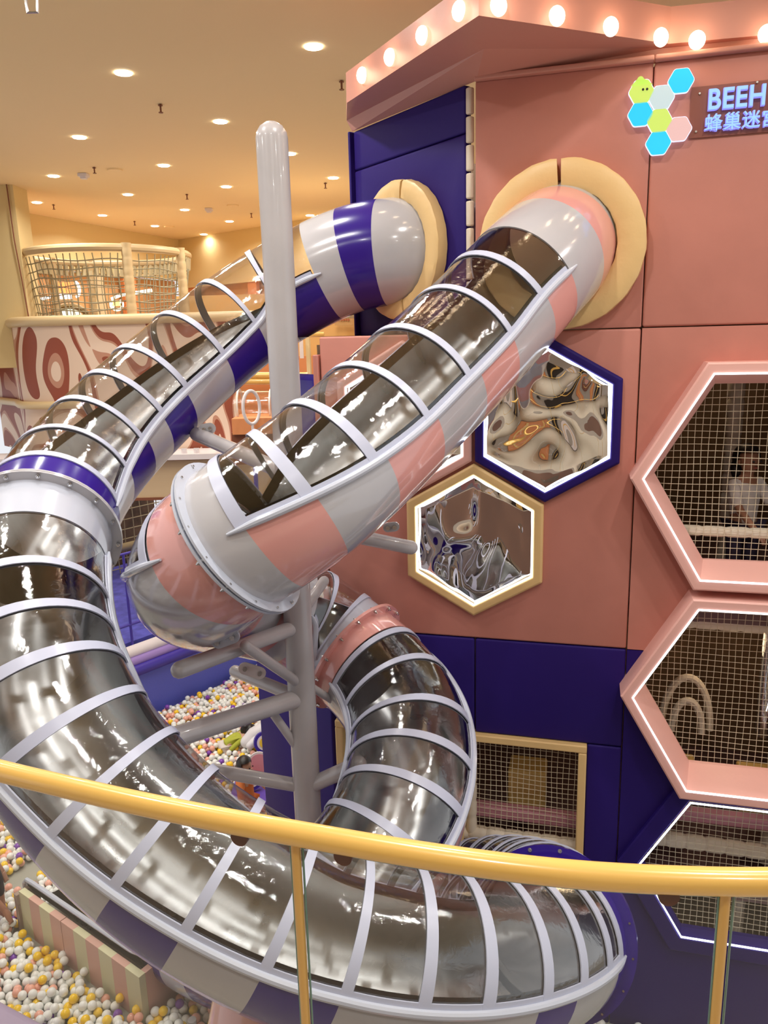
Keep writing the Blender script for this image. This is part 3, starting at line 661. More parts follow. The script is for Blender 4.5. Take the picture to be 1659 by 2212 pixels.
d0 = 5.43; d1 = 9.98
s1.span(d0, d1, [5.83, 6.14, 6.42, 6.72, 7.07, 7.42, 7.78, 8.16, 8.51, 8.84, 9.10, 9.38, 9.61, 9.84], start=False)
for a, b, m in [(d0, 6.3, GREYF), (6.3, 7.08, PURF), (7.08, 7.44, GREYF), (7.44, 7.78, PURF), (7.78, 8.16, GREYF), (8.16, 8.50, PURF), (8.50, 9.35, GREYF), (9.35, 9.58, PURF), (9.58, d1, GREYF)]: s1.low(a, b, m)
e0 = d1; e1 = d1+.28
s1.shell(e0, e1, 0, 360, PURF, label='purple end collar'); s1.inner(e0, e1, STEEL); s1.flange(d1+.14, PURF, 16)
g1 = e1+1.75; s1.span(e1, g1, [e1+.16*k for k in range(1, 11)], ww=.03, start=True)
k = 0; x = e1
while x < g1-.01:
    y = min(g1, x+.42); s1.low(x, y, (GREYF, PURF)[k % 2]); x = y; k += 1
x = g1; k = 0; uend = s1.u[-1]
while x < uend-.01:
    y = min(uend, x+.40); s1.shell(x, y, 0, 360, (WHITEF, PURF)[k % 2]); x = y; k += 1
s1.inner(g1, uend, STEEL)

P2 = [(1.50, 6.5, 7.36), (1.35, 6.12, 7.21), (1.09, 5.83, 7.0), (.67, 5.5, 6.61), (.18, 5.0, 6.21), (-.24, 4.55, 5.89), (-.55, 4.36, 5.68), (-.9, 4.35, 5.45), (-1.15, 4.6, 5.2), (-1.25, 5.1, 4.95), (-1.1, 5.65, 4.67), (-.78, 6.0, 4.4), (-.40, 6.0, 4.13), (-.02, 5.65, 3.9), (.15, 5.25, 3.72), (.12, 4.85, 3.54), (-.04, 4.5, 3.34), (-.35, 4.2, 3.1), (-.65, 3.9, 2.75), (-.6, 3.4, 2.3), (-.1, 3.1, 1.8), (.6, 3.0, 1.2), (1.2, 3.2, .8)]
R2 = empty('tube_slide', (-.3, 4.9, .4), 'tube slide with clear top and pink and grey striped underside, leaving the front wall', 'slide')
s2 = Slide(P2, R2, (lut([1, 2.5, 3.4, 5, 7], [4, 4, 0, 4, 8]), lut([1, 3, 3.6, 4.2, 5.4, 6.4, 7.2, 7.6, 8, 8.5], [8, 11, 12, 6, 6, 8, 22, 16, 8, 8])))
s2.shell(0, .38, 0, 360, GREYF); s2.shell(.38, .60, 0, 360, PINKF, label='pink stripe'); s2.shell(.60, .95, 0, 360, GREYF); s2.inner(0, .95, STEEL)
s2.span(.95, 3.65, [1.25, 1.70, 2.22, 2.69, 3.10, 3.40], start=False)
for a, b, m in [(.95, 1.22, PINKF), (1.22, 1.70, GREYF), (1.70, 2.12, PINKF), (2.12, 2.62, GREYF), (2.62, 3.04, PINKF), (3.04, 3.38, GREYF), (3.38, 3.65, PINKF)]: s2.low(a, b, m)
s2.shell(3.65, 3.81, 0, 360, GREYF); s2.inner(3.65, 3.98, STEEL); s2.flange(3.81, WHITEF, 16)
s2.shell(3.83, 4.02, 0, 360, PINKF, label='pink collar')
s2.span(4.02, 4.9, [4.06], start=False)
for a, b, m in [(4.02, 4.45, GREYF), (4.45, 4.9, PINKF)]: s2.low(a, b, m)
s2.shell(4.9, 5.35, 0, 360, GREYF); s2.shell(5.35, 5.6, 0, 360, PINKF); s2.shell(5.6, 5.95, 0, 360, GREYF); s2.inner(4.9, 5.95, STEEL)
s2.span(5.95, 6.50, [6.20], start=False)
for a, b, m in [(5.95, 6.25, PINKF), (6.25, 6.50, GREYF)]: s2.low(a, b, m)
s2.shell(6.50, 6.71, 0, 360, WHITEF); s2.flange(6.72, PINKF, 16); s2.shell(6.73, 6.92, 0, 360, PINKF, label='pink collar'); s2.inner(6.5, 6.97, STEEL)
s2.span(6.97, 9.5, [7.26, 7.63, 7.92, 8.20, 8.50, 8.85, 9.2], start=True)
x = 6.92; k = 0
while x < 9.5: y = min(9.55, x+.42); s2.low(x, y, (GREYF, PINKF)[k % 2]); x = y; k += 1
while x < s2.u[-1]-.01: y = min(s2.u[-1], x+.45); s2.shell(x, y, 0, 360, (GREYF, PINKF)[k % 2]); x = y; k += 1
s2.inner(9.5, s2.u[-1], STEEL)

# ================================================================== SUPPORT POLE WITH ARMS
XP, YP = -.65, 5.3
RP = empty('support_pole', (XP, YP, 0), 'tall grey steel pole with arms standing between the slides', 'pole')
mb = MB(); mb.tube([(XP, YP, 0), (XP, YP, 7.85)], .103, 28, round_end=True); mb.build('pole', POLEM, RP)
def arm(a, b, r=.055): 
    m = MB(); m.tube([a, b], r, 18, round_end=True); return m.build('arm', POLEM, RP)
def atp(px, py, dep):
    v = Fv+Rv*(px-829.5)/FPX-Uv*(py-1106)/FPX; return CAMLOC+v*dep
def pz(py): # point on the pole axis seen at this image height
    return PY(829.5+FPX*0+(631-829.5)+(py-1106)*.054, py, YP)
a1_ = arm(pz(1352), atp(388, 1447, 4.75)); arm(atp(530, 1395, 5.0), pz(1480), .038)
arm(pz(1505), atp(380, 1592, 4.9), .068); arm(pz(1512)+np.array([.0, .02, 0]), atp(508, 1450, 6.3), .05)
arm(pz(1700), atp(462, 1664, 5.9), .052); arm(pz(1640), atp(575, 1520, 5.6), .032)
arm(pz(1700), atp(775, 1650, 5.7), .06); arm(pz(1335), atp(700, 1255, 5.9), .04)
arm(pz(1130), atp(888, 1183, 5.75), .052); arm(pz(1025), atp(425, 938, 6.35), .058); arm(pz(1470), atp(745, 1530, 6.1), .03)
def bracket(c, ax, w, h, m, bolts=True):
    ax = np.array(ax, float); ax /= np.linalg.norm(ax); up = ZV-ax*ax[2]; up /= np.linalg.norm(up); nn = np.cross(ax, up)
    if nn[1] > 0: nn = -nn
    pts = []; r = h/2
    b = MB()
    for q, sg in ((1, 1), (-1, -1)):
        for k in range(9):
            a = math.radians(-90+k*22.5)*1; pts.append(c+ax*sg*(w/2-r)+ax*sg*r*math.cos(a)+up*sg*r*math.sin(a))
    n = len(pts); t = .012; b.add([p for p in pts]+[p+nn*t for p in pts], [tuple(range(n)), tuple(range(2*n-1, n-1, -1))]+[(i, (i+1) % n, n+(i+1) % n, n+i) for i in range(n)])
    o = b.build('bracket', m, RP, smooth=False)
    for sg in (1, -1): bb = MB(); bb.disc(c+ax*sg*(w/2-r)+nn*.02, nn, .016, .03, 12); bb.build('bolt', BOLT, o)
bracket(atp(488, 1380, 4.72), np.array([.9, -.1, .35]), .19, .085, WHITEF)
bracket(atp(545, 1448, 6.0), np.array([.8, .1, -.35]), .22, .1, OFFW)
bracket(atp(448, 926, 6.3), np.array([1, .1, .1]), .14, .09, GREYF)
bracket(atp(845, 1138, 5.55), np.array([1, 0, .1]), .12, .07, GREYF)

# ================================================================== BALL POOL
ZPIT = .27; ZBALL = .31; RB_ = .0445
pit = [(-9.5, 13.2), (-7.0, 10.55), (-3.93, 12.5), (-2.2, 13.6), (-1.2, 9.6)]
quad('floor_pit', [(-9, 3.6, .02), (4.6, 3.6, .02), (4.6, 5.5, .02), tuple(W(3.2, .02, .01)), tuple(W(-1.93, .02, .05)), tuple(SL(1.6, .02, .05)), (-1.9, 15.0, .02), (-9, 15.0, .02)], PITFL, (0, 0, ZPIT-.02))
# blue padded wall at the far side of the pool
w0 = PZ(350, 1532, .3); wd_ = np.array([.64, .77, 0]); wd_ /= np.linalg.norm(wd_); w1 = w0+wd_*2.6; wn = np.array([wd_[1], -wd_[0], 0])
wa = w0-wd_*2.5; wb = w1+wd_*1.0; AXB = [wd_, wn, ZV]; Lb = np.linalg.norm(wb-wa); mid = (wa+wb)/2
ZW = 1.22
bw = empty('padded_barrier', tuple(mid*np.array([1, 1, 0])), 'blue padded barrier with white and violet top rolls behind the ball pool', 'barrier')
mb = MB(); mb.box((mid[0]-wn[0]*.15, mid[1]-wn[1]*.15, ZW/2), (Lb, .3, ZW), AXB); mb.build('padded_wall', BLUEPAD, bw, smooth=False)
for (dz, dd, r, m) in [(.0, .03, .10, BLUEDK), (.13, -.06, .09, LAVD), (.27, -.16, .11, OFFW)]:
    mb = MB(); mb.tube([(wa[0]+wn[0]*dd, wa[1]+wn[1]*dd, ZW-.02+dz), (wb[0]+wn[0]*dd, wb[1]+wn[1]*dd, ZW-.02+dz)], r, 14); mb.build('top_roll', m, bw)
pl = empty('raised_floor', tuple(mid-wn*1.8), 'blue carpeted raised floor behind the padded barrier', 'platform')
mb = MB(); mb.box(tuple(mid-wn*2.6+ZV*(ZW-.12)), (Lb+1, 4.4, .3), AXB); mb.build('carpet', mat('blue_carpet', (.08, .08, .40), .9, var=.25, vscale=6), pl, smooth=False)
rl = empty('blue_railing', tuple(mid-wn*.4+ZV*ZW), 'thin blue metal railing on the raised blue floor', 'railing')
ra0 = wa-wn*.35; rb0 = wa-wn*.35+wd_*1.2
q0 = PZ(288, 1408, ZW+.2); q1 = PZ(262, 1190, ZW+.2)
for zz in (.5, 1.75):
    mb = MB(); mb.tube([q0+ZV*zz-wd_*2.0, q0+ZV*zz+wd_*2.6], .022, 10); mb.build('bar', BLUEDK, rl)
for k in (-2.2, 0, 2.5):
    mb = MB(); mb.tube([q0+wd_*k-ZV*.05, q0+wd_*k+ZV*1.75], .022, 10); mb.build('post', BLUEDK, rl)
# climbing net wall behind it
nb = mid-wn*4.2
def NB(s, z, d=0.): return nb*np.array([1, 1, 0])+wd_*s+wn*d+ZV*z
nw = empty('net_wall', tuple(NB(0, 1.4)), 'dark play area with square rope net behind the blue railing', 'net')
mb = MB(); net(mb, NB, -3, 3, ZW, 4.0, 0, .22, .012, sag=.01); mb.build('rope_net', NETD, nw)
mb = MB(); mb.box(tuple(NB(0, 2.6, -1.2)), (6.4, .1, 3.4), AXB); mb.build('back_panel', mat('brown_void', (.10, .06, .035), .7, var=.6, vscale=3), nw, smooth=False)
for z in (2.15, 3.75):
    mb = MB(); mb.tube([NB(-3, z, .05), NB(3, z, .05)], .09, 12); mb.build('padded_bar', mat('olive_pad', (.34, .28, .15), .6), nw)
for s_ in (-1.9, -.8, .6): 
    mb = MB(); mb.tube([NB(s_, 1.4, .05), NB(s_, 4.0, .05)], .09, 12); mb.build('padded_post', MATS['olive_pad'], nw)
fo = MB(); fc = PZ(333, 1360, ZW+.03); fo.tube([fc+ZV*.55, fc+ZV*.08], [.075, .05], 12); fo.sph(fc+np.array([-.05, -.04, .04]), .06, 12, 8, mi=1, sc=(1.5, 1, .7))
pr = tag(fo.build('person', [mat('dark_trousers', (.015, .015, .03), .7), mat('blue_shoe_cover', (.08, .22, .5), .5)]), 'lower leg of a person in dark trousers and blue shoe cover on the blue floor', 'person')

# balls
def noise2(x, y, s): return noise.noise(Vector((x*s, y*s, 3.3)))
cand = []
dx = .0925; dy = dx*.87; row = 0; y = 3.9
def side_of(p, a, n): return (np.array([p[0], p[1], 0])-a)@n
bd0, bd1 = PZ(40, 1925, .80), PZ(300, 2112, .80); bdd = bd1-bd0; bdd[2] = 0; bdl = np.linalg.norm(bdd); bdd /= bdl; bdn = np.array([bdd[1], -bdd[0], 0]); bdn = bdn if bdn[1] < 0 else -bdn
while y < 14.8:
    x = -7.5+(row % 2)*dx/2
    while x < 3.6:
        X = x+random.uniform(-.018, .018); Y = y+random.uniform(-.018, .018); x += dx
        if side_of((X, Y), w0, wn) < .10: continue                       # beyond the blue barrier
        if side_of((X, Y), W(0, 0), NF) < .13 and (X > CO[0]-1.5): continue
        if side_of((X, Y), C2, NF) < .13 and side_of((X, Y), C2, NS) < .13 and side_of((X, Y), C2, DS) < 1.65: continue
        px, py, dep = proj((X, Y, .33))
        if not (-60 < px < 1720 and 1380 < py < 2290): continue
        dn = noise2(X, Y, 1.6)
        gap = dn > .12 and (X+4.3)**2/1.2+(Y-7.7)**2/2.0 < 1.
        rel = np.array([X, Y, 0])-bd0; along = rel@bdd; out_ = rel@bdn
        if -.06 < along < bdl+.06 and -.36 < out_ < .06: continue          # under the striped board
        if -.1 < along < bdl+.1 and -.85 < out_ <= -.30: continue        # under the chute
        if gap: continue
        z = ZPIT+RB_+.02*random.random()+.03*max(0, noise2(X, Y, .8))
        cand.append((X, Y, z))
        if random.random() < .38: cand.append((X+dx/2, Y+dy/3, z+.068))
    y += dy; row += 1
def inpoly(p, poly):
    c = False; n = len(poly)
    for i in range(n):
        a, b = poly[i], poly[(i+1) % n]
        if (a[1] > p[1]) != (b[1] > p[1]) and p[0] < (b[0]-a[0])*(p[1]-a[1])/(b[1]-a[1])+a[0]: c = not c
    return c
regs = [[(0, 2040), (150, 2080), (310, 2195), (300, 2225), (150, 2225), (0, 2150)], [(320, 2160), (380, 2175), (540, 2225), (300, 2225)], [(1260, 2170), (1380, 2160), (1400, 2212), (1250, 2212)], [(0, 1960), (60, 2000), (150, 2080), (0, 2050)]]
def colour():
    r = random.random(); return 0 if r < .62 else 1 if r < .79 else 2 if r < .955 else 3
allb = [(c, colour(), proj(c)) for c in cand]
vis = [b for b in allb if any(inpoly(b[2][:2], r) for r in regs)]; vis.sort(key=lambda b: b[2][2]); near = vis[:290]; nset = set(id(b) for b in near)
rest = [b for b in allb if id(b) not in nset]
bm = bmesh.new(); bmesh.ops.create_icosphere(bm, subdivisions=3, radius=RB_); me0 = bpy.data.meshes.new('play_ball'); bm.to_mesh(me0); bm.free()
for p_ in me0.polygons: p_.use_smooth = True
bmeshes = []
for k in range(4): mm = me0.copy(); mm.materials.append(BALLM[k]); bmeshes.append(mm)
CN = ['white', 'peach pink', 'yellow', 'purple']
for c, k, pr_ in near:
    o = bpy.data.objects.new('play_ball', bmeshes[k]); o.location = c; COL.objects.link(o)
    along = (np.array([c[0], c[1], 0])-bd0)@bdd; outd = (np.array([c[0], c[1], 0])-bd0)@bdn
    where = 'by the purple wall foot at lower right' if pr_[0] > 1000 else 'past the near end of the striped foam barrier' if along > bdl else 'against the striped foam barrier' if outd < .45 else 'next to the lavender rim of the pool' if outd > 1.0 else 'between the striped foam barrier and the lavender rim'
    tag(o, CN[k]+' plastic ball lying '+where, 'ball', CN[k]+' balls '+where)
bm = bmesh.new(); bmesh.ops.create_icosphere(bm, subdivisions=2, radius=RB_); bv = np.array([v.co[:] for v in bm.verts]); bf = np.array([[v.index for v in f.verts] for f in bm.faces]); bm.free()
N = len(rest); V = (bv[None]+np.array([r[0] for r in rest])[:, None]).reshape(-1, 3); Fc = (bf[None]+(np.arange(N)*len(bv))[:, None, None]).reshape(-1, 3)
me = bpy.data.meshes.new('play_balls'); me.vertices.add(len(V)); me.vertices.foreach_set('co', V.ravel()); me.loops.add(Fc.size); me.loops.foreach_set('vertex_index', Fc.ravel())
me.polygons.add(len(Fc)); me.polygons.foreach_set('loop_start', np.arange(0, Fc.size, 3)); me.polygons.foreach_set('loop_total', np.full(len(Fc), 3))
me.polygons.foreach_set('material_index', np.repeat([r[1] for r in rest], len(bf))); me.polygons.foreach_set('use_smooth', np.ones(len(Fc), bool)); me.update(calc_edges=True)
for m in BALLM: me.materials.append(m)
o = bpy.data.objects.new('play_ball_bed', me); COL.objects.link(o); tag(o, 'bed of white, peach, yellow and purple plastic balls filling the pool', 'ball pool', kind='stuff')

# striped foam board beside the exit chute, chute, lavender rim
AXD = [bdd, -bdn, ZV]
cream = mat('cream_vinyl', (.62, .60, .38), .5); blush = mat('blush_vinyl', (.62, .36, .29), .5)
bdr = empty('striped_foam_barrier', tuple(bd0*np.array([1, 1, 0])+ZV*ZPIT), 'long foam barrier with pink and cream stripes beside the exit chute', 'barrier')
for (a, b) in [(0, bdl*.38), (bdl*.385, bdl)]:
    mb = MB(); ns = 4 if a == 0 else 6; L = (b-a)/ns
    for k in range(ns):
        c = bd0*np.array([1, 1, 0])+bdd*(a+L*(k+.5))-bdn*.035+ZV*((.80+ZPIT)/2); mb.box(tuple(c), (L, .07, .80-ZPIT), AXD, mi=k % 2)
    mb.build('foam_panel', [cream, blush] if a == 0 else [blush, cream], bdr, smooth=False)
mb = MB(); mb.box(tuple(bd0*np.array([1, 1, 0])+bdd*(bdl-.03)-bdn*.23+ZV*((.80+ZPIT)/2)), (.07, .32, .80-ZPIT), AXD); mb.build('foam_end', blush, bdr, smooth=False)
mb = MB(); mb.box(tuple(bd0*np.array([1, 1, 0])-bdd*.03-bdn*.10+ZV*((.76+ZPIT)/2)), (.06, .26, .76-ZPIT), AXD); mb.build('foam_end', mat('shaded_taupe_vinyl', (.33, .24, .19), .5), bdr, smooth=False)  # brownish end panel, its shade put into the taupe colour
chd = -bdn; ch0 = bd0*np.array([1, 1, 0])
cht = empty('exit_chute', tuple(ch0+chd*.65+ZV*ZPIT), 'open stainless steel exit chute with pale rim in the ball pool', 'slide')
mb = MB(); vs = []; NA = 14; NL = 16
for i in range(NL+1):
    t = i/NL; c = ch0+chd*.50+bdd*(-.05+(bdl-.05)*t)+ZV*(.84+.02*t)
    for k in range(NA+1):
        a = math.radians(180+180*k/NA); vs.append(c+chd*(.38*math.cos(a))+ZV*(.36*math.sin(a)*(1)))
mb.add(vs, [(i*(NA+1)+k, (i+1)*(NA+1)+k, (i+1)*(NA+1)+k+1, i*(NA+1)+k+1) for i in range(NL) for k in range(NA)]); mb.build('trough', STEEL, cht)
for sg in (-1, 1):
    e = ch0+chd*(.50+.38*sg); pts = [e-bdd*.10+ZV*.66, e-bdd*.09+ZV*.79, e-bdd*.03+ZV*.85, e+bdd*.1+ZV*.86, e+bdd*(bdl-.25)+ZV*.88, e+bdd*(bdl-.12)+ZV*.91, e+bdd*(bdl-.08)+ZV*1.05]
    mb = MB(); mb.tube(pts, .026, 10); mb.build('rim', WHITEF, cht)
ra_ = PZ(-60, 2122, .75); rb_ = PZ(150, 2222, .75); rc_ = PZ(330, 2330, .75); rd_ = (rc_-ra_)*np.array([1, 1, 0]); rd_ /= np.linalg.norm(rd_); rn_ = np.array([rd_[1], -rd_[0], 0])
mb = MB(); mb.box(tuple((ra_+rc_)/2*np.array([1, 1, 0])+rn_*.45+ZV*.375), (np.linalg.norm(rc_-ra_)+2., .9, .75), [rd_, rn_, ZV])
tag(mb.build('pool_rim', LAV, bevel=.08), 'lavender padded rim of the ball pool at lower left', 'rim')
for i_, (x_, y_) in enumerate([(-1.9, 5.9), (-1.2, 5.75)]):
    mb = MB(); mb.tube([(x_, y_, ZPIT), (x_, y_, .5+.3*i_)], .04, 12); mb.build('leg', POLEM, R1)

# ================================================================== PEOPLE
def skin_fig(name, joints, edges, m, parent=None, lvl=2, origin=None):
    me = bpy.data.meshes.new(name); ks = list(joints); org = np.array(origin)
    me.from_pydata([tuple(np.array(joints[k][0])-(org if True else 0)) for k in ks], [(ks.index(a), ks.index(b)) for a, b in edges], [])
    o = bpy.data.objects.new(name, me); link(o, parent); 
    if parent is None: o.location = org
    md = o.modifiers.new('skin', 'SKIN'); md.use_smooth_shade = True
    if not me.skin_vertices: 
        bpy.context.view_layer.objects.active = o; o.select_set(True); bpy.ops.mesh.customdata_skin_add(); o.select_set(False)
    for i, k in enumerate(ks):
        r = joints[k][1]; me.skin_vertices[0].data[i].radius = (r, r) if np.isscalar(r) else r
        me.skin_vertices[0].data[i].use_root = (i == 0)
    sd = o.modifiers.new('sub', 'SUBSURF'); sd.levels = lvl; sd.render_levels = lvl; me.materials.append(m); return o
def child(loc, rz, H, skin, shirt, trous, label, seated=False, hairlong=True, arms=((.3, -.2, .45), (-.3, -.2, .45)), bend=0.):
    """standing or kneeling child facing -y before rotation; H = body height"""
    k = H/1.15; ca, sa = math.cos(rz), math.sin(rz); loc = np.array(loc, float)
    def L(p): x, y, z = p[0]*k, p[1]*k, p[2]*k; return loc+np.array([x*ca-y*sa, x*sa+y*ca, z])
    def LB(p):    # lean forward about the hips
        x, y, z = p; dz = z-.52; c, s = math.cos(bend), math.sin(bend); return L((x, y*c-dz*s, .52+dz*c+y*s))
    J = {'pel': (L((0, 0, .52)), .085*k), 'sp': (LB((0, 0, .66)), .082*k), 'ch': (LB((0, 0, .80)), (.095*k, .075*k)), 'nk': (LB((0, 0, .90)), .038*k), 'hb': (LB((0, -.01, .955)), .062*k), 'hm': (LB((0, -.015, 1.02)), .088*k), 'ht': (LB((0, 0, 1.10)), .070*k)}
    E = [('pel', 'sp'), ('sp', 'ch'), ('ch', 'nk'), ('nk', 'hb'), ('hb', 'hm'), ('hm', 'ht')]
    for n, sx, am in (('l', 1, arms[0]), ('r', -1, arms[1])):
        J[n+'sh'] = (LB((sx*.115, 0, .84)), .042*k); J[n+'el'] = (LB((sx*.115+am[0]*.35, am[1]*.4, .84-.19*am[2]/.45)), .032*k); J[n+'wr'] = (LB((sx*.115+am[0]*.5, am[1]*1.1, .84-.33*am[2]/.45)), .024*k); J[n+'pa'] = (LB((sx*.115+am[0]*.52, am[1]*1.35, .84-.38*am[2]/.45)), (.028*k, .014*k))
        E += [('ch', n+'sh'), (n+'sh', n+'el'), (n+'el', n+'wr'), (n+'wr', n+'pa')]
        for q in range(4):
            J[n+'f%d' % q] = (LB((sx*.115+am[0]*.52+(q-1.5)*.013, am[1]*1.35-.03, .84-.42*am[2]/.45)), .0075*k); E.append((n+'pa', n+'f%d' % q))
        J[n+'th'] = (LB((sx*.115+am[0]*.52-sx*.03, am[1]*1.3-.01, .84-.385*am[2]/.45)), .008*k); E.append((n+'wr', n+'th'))
        if seated: pts = [(sx*.07, -.02, .50), (sx*.10, -.28, .48), (sx*.10, -.30, .24), (sx*.10, -.30, .04), (sx*.10, -.38, .03)]
        else: pts = [(sx*.065, 0, .48), (sx*.075, -.01, .28), (sx*.08, .01, .06), (sx*.08, -.03, .03), (sx*.085, -.09, .025)]
        for i, (p, r) in enumerate(zip(pts, (.065, .048, .034, .033, .026))):
            J[n+'g%d' % i] = (L(p), r*k); E.append(('pel' if i == 0 else n+'g%d' % (i-1), n+'g%d' % i))
    body = skin_fig('person', J, E, skin, None, 2, origin=loc); tag(body, label, 'person')
    # clothes follow the body
    def grow(keys, es, f, nm, m): return skin_fig(nm, {q: (J[q][0], tuple(np.array(J[q][1])*f+.006) if not np.isscalar(J[q][1]) else J[q][1]*f+.006) for q in keys}, es, m, body, 2, origin=loc)
    grow(['sp', 'pel', 'ch', 'lsh', 'rsh', 'lel', 'rel'], [('sp', 'pel'), ('sp', 'ch'), ('ch', 'lsh'), ('ch', 'rsh'), ('lsh', 'lel'), ('rsh', 'rel')], 1.16, 'shirt', shirt)
    grow(['pel', 'lg0', 'lg1', 'lg2', 'rg0', 'rg1', 'rg2'], [('pel', 'lg0'), ('lg0', 'lg1'), ('lg1', 'lg2'), ('pel', 'rg0'), ('rg0', 'rg1'), ('rg1', 'rg2')], 1.13, 'trousers', trous)
    # hair cap + face
    hc = LB((0, .012, 1.035)); h = MB(); h.sph(hc, .112*k, 18, 12, sc=(.95, 1.05, 1.02)); bk = LB((0, .06, .95))
    if hairlong: h.sph(bk, .085*k, 14, 10, sc=(1.05, .6, 1.3))
    fdir = LB((0, -1, 1.03))-LB((0, 0, 1.03)); fdir /= np.linalg.norm(fdir); kk = []
    ho = h.build('hair', HAIR, body)
    bmh = bmesh.new(); bmh.from_mesh(ho.data); dl = [v for v in bmh.verts if (np.array(v.co)+loc-hc)@fdir > .045*k and (np.array(v.co)+loc-hc)[2] < .055*k]; bmesh.ops.delete(bmh, geom=dl, context='VERTS'); bmh.to_mesh(ho.data); bmh.free()
    f = MB(); rt = np.cross(fdir, ZV); rt /= np.linalg.norm(rt); fc = LB((0, -.015, 1.02))
    for sg in (-1, 1): f.sph(fc+fdir*.085*k+rt*sg*.033*k+ZV*.0, .010*k, 8, 6)
    f.build('eyes', HAIR, body)
    f = MB(); f.sph(fc+fdir*.094*k-ZV*.022*k, .012*k, 8, 6)
    for sg in (-1, 1): f.sph(fc+rt*sg*.092*k-ZV*.008*k, .018*k, 8, 6, sc=(.6, .6, 1))
    f.build('nose_and_ears', skin, body)
    f = MB(); f.sph(fc+fdir*.080*k-ZV*.050*k, .016*k, 8, 6, sc=(1.3, 1.3, .35)); f.build('mouth', mat('lips', (.45, .12, .10), .5), body)
    return body
orange_c = mat('orange_cloth', (.75, .22, .06), .8); whitec = mat('white_cloth', (.72, .66, .62), .85); greenc = mat('lime_cloth', (.42, .45, .05), .85)
g = PZ(528, 1640, 1.36)
child((g[0], g[1], ZPIT-.02), math.radians(62), 1.15, SKIN, orange_c, orange_c, 'girl with long black hair and orange clothes standing in the ball pool')
pc = PZ(553, 1655, 1.15); fdr = np.array([.25, -1., .35]); fdr /= np.linalg.norm(fdr)
mb = MB(); mb.disc(pc+np.array([.02, .1, -.02]), fdr, .15, .05, 28); mb.disc(pc+np.array([.02, .1, -.02])+fdr*.027, fdr, .125, .006, 28, mi=1); tag(mb.build('foam_clock', [OFFW, mat('rose_plastic', (.75, .30, .38), .5)]), 'round pink foam disc beside the girl in the ball pool', 'toy')
g2 = PZ(495, 1600, .45)
child((g2[0]-.05, g2[1]-.1, -.02), math.radians(115), 1.0, SKIN, greenc, whitec, 'child in lime green top and white fluffy trousers bending down in the ball pool', bend=1.25, arms=((.1, -.15, .7), (-.1, -.15, .7)))
# child in white inside the upper hexagon window
c3 = W(1.62, 4.36, -.75)
child(tuple(c3), math.radians(15), 1.28, SKIND, whitec, mat('dark_cloth', (.03, .02, .05), .8), 'child in a white fluffy jacket behind the net of the upper hexagon window', arms=((.1, -.3, .4), (-.1, -.3, .4)))
# adult at the left edge, mostly outside the frame
ad = PZ(-52, 1990, ZPIT)
ab = child((ad[0]-.1, ad[1]-.0, ZPIT), math.radians(70), 1.55, SKIND, mat('dark_floral_cloth', (.03, .035, .07), .8, var=.9, vscale=30), mat('black_cloth', (.015, .013, .02), .8), 'adult in dark patterned shirt leaning in at the left edge of the ball pool', seated=True, bend=.5, arms=((.1, -.25, .35), (.2, -.45, .45)))

# ride-on foam plane with round wheels beside the girl
rp = PZ(560, 1590, .55); ro = empty('foam_rocker', (rp[0], rp[1], ZPIT), 'white foam ride-on toy with purple and yellow round wheels by the purple wall', 'toy')
mb = MB(); pts = [rp+np.array(q) for q in [(-.35, -.1, -.12), (-.15, 0, .02), (.1, .1, .12), (.3, .2, .22)]]; mb.tube([p*.55+rp*.45 for p in pts], [.10, .13, .13, .09], 14, round_end=True)
mb.tube([rp+np.array((-.12, -.2, -.05)), rp+np.array((.08, .0, .05)), rp+np.array((.0, .2, .0))], [.06, .09, .06], 12, round_end=True); mb.build('body', mat('white_foam', (.75, .74, .76), .4), ro)
for (off, r) in [((.12, -.28, .05), .16), ((.1, -1.35, .1), .16)]:
    c = rp+np.array(off); ax = np.array([.35, -1, .35]); ax /= np.linalg.norm(ax); mb = MB(); mb.disc(c, ax, r, .08, 24, mi=0); mb.disc(c+ax*.043, ax, r*.72, .01, 24, mi=1); mb.disc(c+ax*.05, ax, r*.5, .01, 24, mi=2); mb.disc(c+ax*.056, ax, r*.22, .01, 16, mi=3)
    mb.build('wheel', [BLUEDK, OFFW, mat('yolk', (.85, .6, .05), .5), mat('wheel_red', (.6, .05, .15), .5)], ro)
mp = PZ(565, 1700, .42); mb = MB(); mb.box((mp[0]+.05, mp[1]+.1, ZPIT+.10), (.9, 1.1, .2)); tag(mb.build('foam_mat', mat('violet_mat', (.12, .06, .42), .5), bevel=.03), 'violet foam mat against the purple wall foot beside the girl', 'mat')

